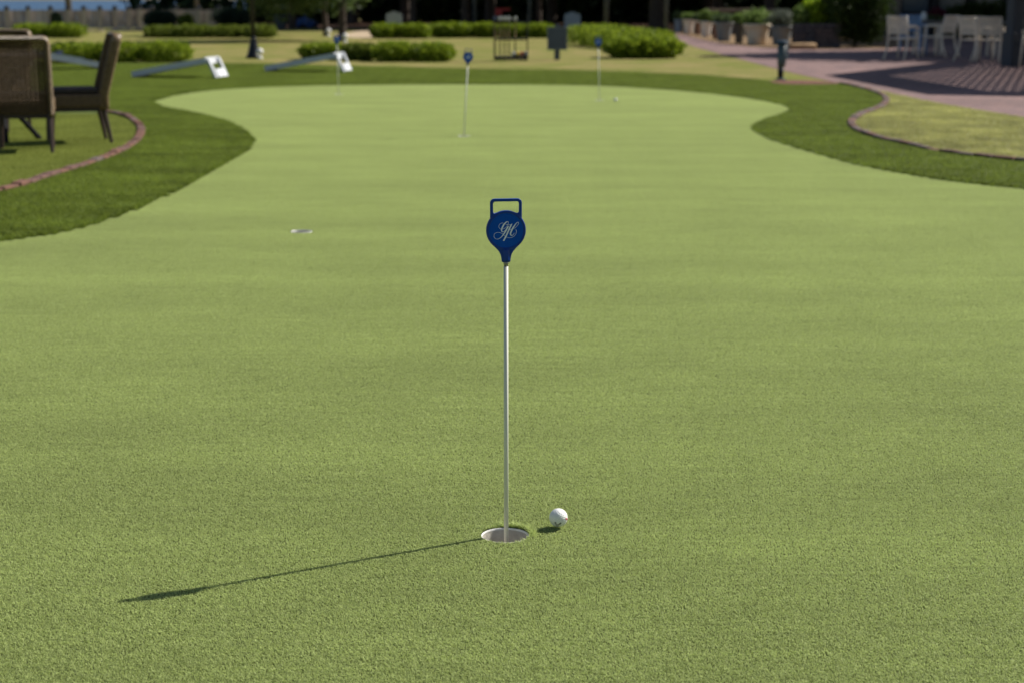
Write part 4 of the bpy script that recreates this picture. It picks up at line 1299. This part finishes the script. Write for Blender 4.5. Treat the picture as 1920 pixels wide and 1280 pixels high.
for (px, wpx, ty, lm, lb) in ((1528, 54, 8, pl_c, 'bright lime green plant spilling over the stone planter'), (1565, 40, 12, pl_a, 'green plant at the right end of the stone planter'), (1498, 26, 20, pl_a, 'small green plant at the left end of the stone planter')):
    p = gp(px, 90)
    bush(px, 90.5, wpx, ty, lb, lm, 3500, .10, depth=.8, lump=.25, name='planter_plant', group='plants in the stone planter', z0=WH - .16, hgt=H * (1 - ty / 91) - WH + .24)
la, lb_ = gp(1479, 94), gp(1529, 93.5)
lg = thing('log', 'tan wooden log lying at the foot of the stone planter beside the grey pot', 'log', la)
v = lb_ - la
lr = 6 * la.y / F
mb = MB().tube([(0, 0, lr), tuple(v * .05 + Vector((0, 0, lr))), tuple(v * .5 + Vector((0, .02, lr * 1.03))), tuple(v * .96 + Vector((0, 0, lr))), tuple(v + Vector((0, 0, lr)))], [lr * .8, lr, lr * 1.02, lr, lr * .75], 14)
obj('body', mb, mat('log_tan', (0.42, 0.28, 0.14), 0.85, col2=(0.30, .19, .10), scale=5), lg, smooth=True)
obj('end_grain', MB().lathe([(lr * .74, 0), (lr * .7, .012)], 14), mat('log_end', (0.42, 0.32, 0.2), .9, var=.3, scale=20), lg, tuple(v + Vector((0, 0, lr))), (0, R(90), 0))
big_leaf = leaf_mat('shrub_leaf', (0.016, 0.032, 0.008), (0.055, 0.085, 0.018), transl=0.25)
bush(1610, 91, 125, -45, 'large dark rounded shrub between the stone planter and the patio chairs', big_leaf, 16000, .09, depth=2.0)
bush(1622, 80, 80, -30, 'sunlit green shrub rising behind the large dark shrub', pl_a, 8000, .1, depth=1.4)
bush(1850, 74, 150, 2, 'dark hedge-like shrub behind the patio tables', big_leaf, 12000, .1, depth=1.2)
bx = gp(1581, 70)
cab = thing('utility_box', 'pale blue grey box behind the lime green plants', 'box', bx)
obj('body', MB().box((0, .15, .44), (.5, .35, .88)), pale_m, cab, bev=.03)
obj('lid', MB().box((0, .15, .91), (.54, .39, .05)), pale_m, cab, bev=.015)
wl = gp(1395, 66)
lw = thing('garden_wall', 'low brown garden wall behind the row of pots', 'wall', (wl.x, wl.y, 0))
LH = H * (1 - 17 / 66)
obj('body', MB().box((0, .15, LH / 2 - .04), (2.6, .3, LH - .08)), mat('brown_render', (0.16, 0.11, 0.085), .9, var=.3, scale=2), lw)
obj('coping', MB().box((0, .15, LH - .04), (2.7, .38, .08)), mat('coping_tan', (0.30, 0.23, 0.17), .9, var=.2, scale=4), lw, bev=.01)

# ================================================================== PATIO CHAIRS AND TABLES
alu = mat('chair_cream_metal', (0.84, 0.72, 0.58), 0.45, var=0.12, scale=10, spec=0.4)
alub = mat('chair_blue_metal', (0.20, 0.32, 0.52), 0.45, var=0.12, scale=10, spec=0.4)
def slat_chair(label, loc, rz, m=alu):
    """faces +Y"""
    root = thing('patio_chair', label, 'chair', loc, rz, 'slatted metal patio chairs')
    for s_ in (-1, 1):
        x = s_ * 0.215
        obj('leg', MB().tube([(x * 1.06, -.16, 0), (x, -.05, .2), (x, 0, .42), (x, -.02, .6), (x, -.09, .88)], [.019, .021, .022, .021, .018], 8), m, root, smooth=True)
        obj('leg', MB().tube([(x * 1.05, .46, 0), (x, .44, .25), (x, .43, .42), (x * 1.04, .40, .63)], [.017, .02, .021, .02], 8), m, root, smooth=True)
        obj('armrest', MB().tube([(x * 1.02, -.03, .655), (x * 1.1, .12, .67), (x * 1.1, .32, .665), (x * 1.06, .44, .63)], .019, 8, flat=1.3), m, root, smooth=True)
    obj('seat', MB().box((0, .22, .425), (.41, .44, .03)), m, root, bev=.008)
    obj('back_rail', MB().tube([(-.20, -.09, .865), (0, -.115, .855), (.20, -.09, .865)], .018, 8), m, root, smooth=True)
    for i in range(8):
        z = .535 + i * .041
        y = -.02 - .07 * max(0, (z - .58)) / .3
        obj('slat', MB().tube([(-.20, y, z), (-.1, y - .014, z), (0, y - .02, z), (.1, y - .014, z), (.20, y, z)], .007, 6, flat=2.75), m, root)
    return root
pc = slat_chair('cream patio chair nearest the dark shrub, its back to the picture', gp(1682, 113), R(-40))
dup(pc, gp(1775, 108), R(38), 'cream patio chair turned towards the table with flowers')
dup(pc, gp(1814, 116), R(-58), 'brightest cream patio chair, catching a patch of sun')
dup(pc, gp(1852, 117), R(-22), 'cream patio chair seen square from behind, left of the thick dark post')
dup(pc, gp(1966, 127), R(40), 'cream patio chair cut off by the right edge, beside the thick dark post')
bc = slat_chair('blue grey patio chair just behind the chair nearest the dark shrub', gp(1706, 105), R(-30), alub)
tt_m = mat('table_stone', (0.20, 0.18, 0.15), .6, var=.15, scale=6)
def ptable(px, base, label, r_):
    p = gp(px, base)
    root = thing('patio_table', label, 'table', p, 0, 'patio tables')
    obj('table_top', MB().lathe([(r_ - .02, .70), (r_, .71), (r_, .74), (r_ - .01, .745)], 28), tt_m, root)
    for k in range(4):
        q = R(45 + 90 * k)
        obj('leg', MB().tube([(math.cos(q) * r_ * .7, math.sin(q) * r_ * .7, 0), (math.cos(q) * r_ * .62, math.sin(q) * r_ * .62, .70)], .028, 8), alu, root)
    return p
tpp = ptable(1738, 103, 'round patio table with flowers between the cream chairs', .5)
ptable(1880, 106, 'patio table partly hidden by the thick dark post', .55)
vz = thing('flower_vase', 'pale vase of dark red flowers on the patio table', 'vase', (tpp.x + .05, tpp.y, .745))
obj('vase', MB().lathe([(.05, 0), (.075, .06), (.06, .13), (.04, .17), (.05, .19)], 14), white_m, vz, (-.16, 0, 0), smooth=True)
P, u = blob_points(500, (.12, 0, .16), (.20, .16, .13), shell=.8)
obj('flowers', quads_mesh('flowers', leaf_quads(P, .06), leaf_mat('petal_red', (0.05, 0.006, 0.018), (0.12, 0.015, 0.035), .2), rng.uniform(0, 1, len(P))), None, vz)
P, u = blob_points(300, (.1, 0, .08), (.18, .15, .08), shell=.8)
obj('leaves', quads_mesh('leaves', leaf_quads(P, .07), pl_d, rng.uniform(0, 1, len(P))), None, vz)

# pergola: one post shows, its lattice roof throws the hatched shade on the path
RZ = 2.75
roof = [Vector(p) for p in [(8.2, 23.0), (7.9, 28.6), (11.2, 34.2), (16.5, 34.2), (18.5, 30), (17.5, 22.6), (12, 21.8)]]
pp = gp(1898, 125)
pg = thing('pergola', 'dark pergola whose thick post stands among the patio chairs at the right edge', 'pergola', (pp.x, pp.y, 0))
def ppost(x, y):
    o = obj('post', MB().box((0, 0, RZ / 2), (.235, .235, RZ)), blkb, pg, (x - pp.x, y - pp.y, 0), (0, 0, R(20)), bev=.015)
    obj('sleeve', MB().box((0, 0, .31), (.31, .31, .62)), blkb, o, bev=.012)
blkb = mat('pergola_paint', (0.045, 0.055, 0.075), .5, var=.2, scale=4)
for x, y in [(pp.x, pp.y), (16.5, 33.4), (17.3, 23.4)]:
    ppost(x, y)
n = len(roof)
cen = sum(roof, Vector((0, 0))) / n
for i in range(n):
    a, b_ = roof[i], roof[(i + 1) % n]
    ai, bi = a.lerp(cen, .17), b_.lerp(cen, .17)
    mb = MB().prism([a - Vector((pp.x, pp.y)), b_ - Vector((pp.x, pp.y)), bi - Vector((pp.x, pp.y)), ai - Vector((pp.x, pp.y))], RZ + .002, RZ + .16)
    obj('beam', mb, blkb, pg)
lat = MB()
inner = [p.lerp(cen, .16) for p in roof]
def clip_line(p0, d):
    ts_ = []
    for i in range(n):
        a, b_ = inner[i], inner[(i + 1) % n]
        e = b_ - a
        den = d.x * e.y - d.y * e.x
        if abs(den) < 1e-9: continue
        t = ((a.x - p0.x) * e.y - (a.y - p0.y) * e.x) / den
        s_ = ((a.x - p0.x) * d.y - (a.y - p0.y) * d.x) / den
        if 0 <= s_ <= 1: ts_.append(t)
    return (min(ts_), max(ts_)) if len(ts_) >= 2 else None
for k_, (ang, pitch_, wid_) in enumerate(((R(50), .24, .09), (R(94), .24, .09))):
    d = Vector((math.cos(ang), math.sin(ang))); nn = Vector((-d.y, d.x))
    for j in range(-48, 49):
        c = clip_line(cen + nn * j * pitch_, d)
        if c:
            m0 = cen + nn * j * pitch_ + d * (c[0] + c[1]) / 2
            lat.box((m0.x - pp.x, m0.y - pp.y, RZ + .20 + k_ * .05), (c[1] - c[0], wid_, .04), ang)
lo = obj('lattice', lat, blkb, pg)
lo['kind'] = 'stuff'

# building at the back of the patio
wall_m = mat('building_wall', (0.20, 0.17, 0.14), .85, var=.2, scale=1.5)
win_m = mat('window_glass', (0.08, 0.11, 0.14), .15, var=.3, scale=1, spec=.6)
dark_m = mat('dark_frame', (0.02, 0.022, 0.028), .5, var=.2)
ba = gp(1655, 68)
bu = thing('building', 'shaded building with dark framed windows behind the patio shrubs', 'building', (ba.x, ba.y + .5, 0))
obj('wall', MB().box((7.0, 2.0, 2.1), (14.0, 4.0, 4.2)), wall_m, bu)
obj('roof', MB().box((7.0, 1.8, 4.3), (14.8, 5.0, .2)), dark_m, bu)
for i in range(6):
    x = 1.15 + i * 1.25
    f_ = obj('window', MB().box((x, -.03, 1.6), (1.0, .08, 1.75)), dark_m, bu)
    obj('pane', MB().box((x, -.075, 1.6), (.86, .02, 1.6)), win_m, f_)
for i in range(7):
    obj('pilaster', MB().box((.53 + i * 1.25, -.12, 2.0), (.2, .24, 4.0)), dark_m if i else wall_m, bu)
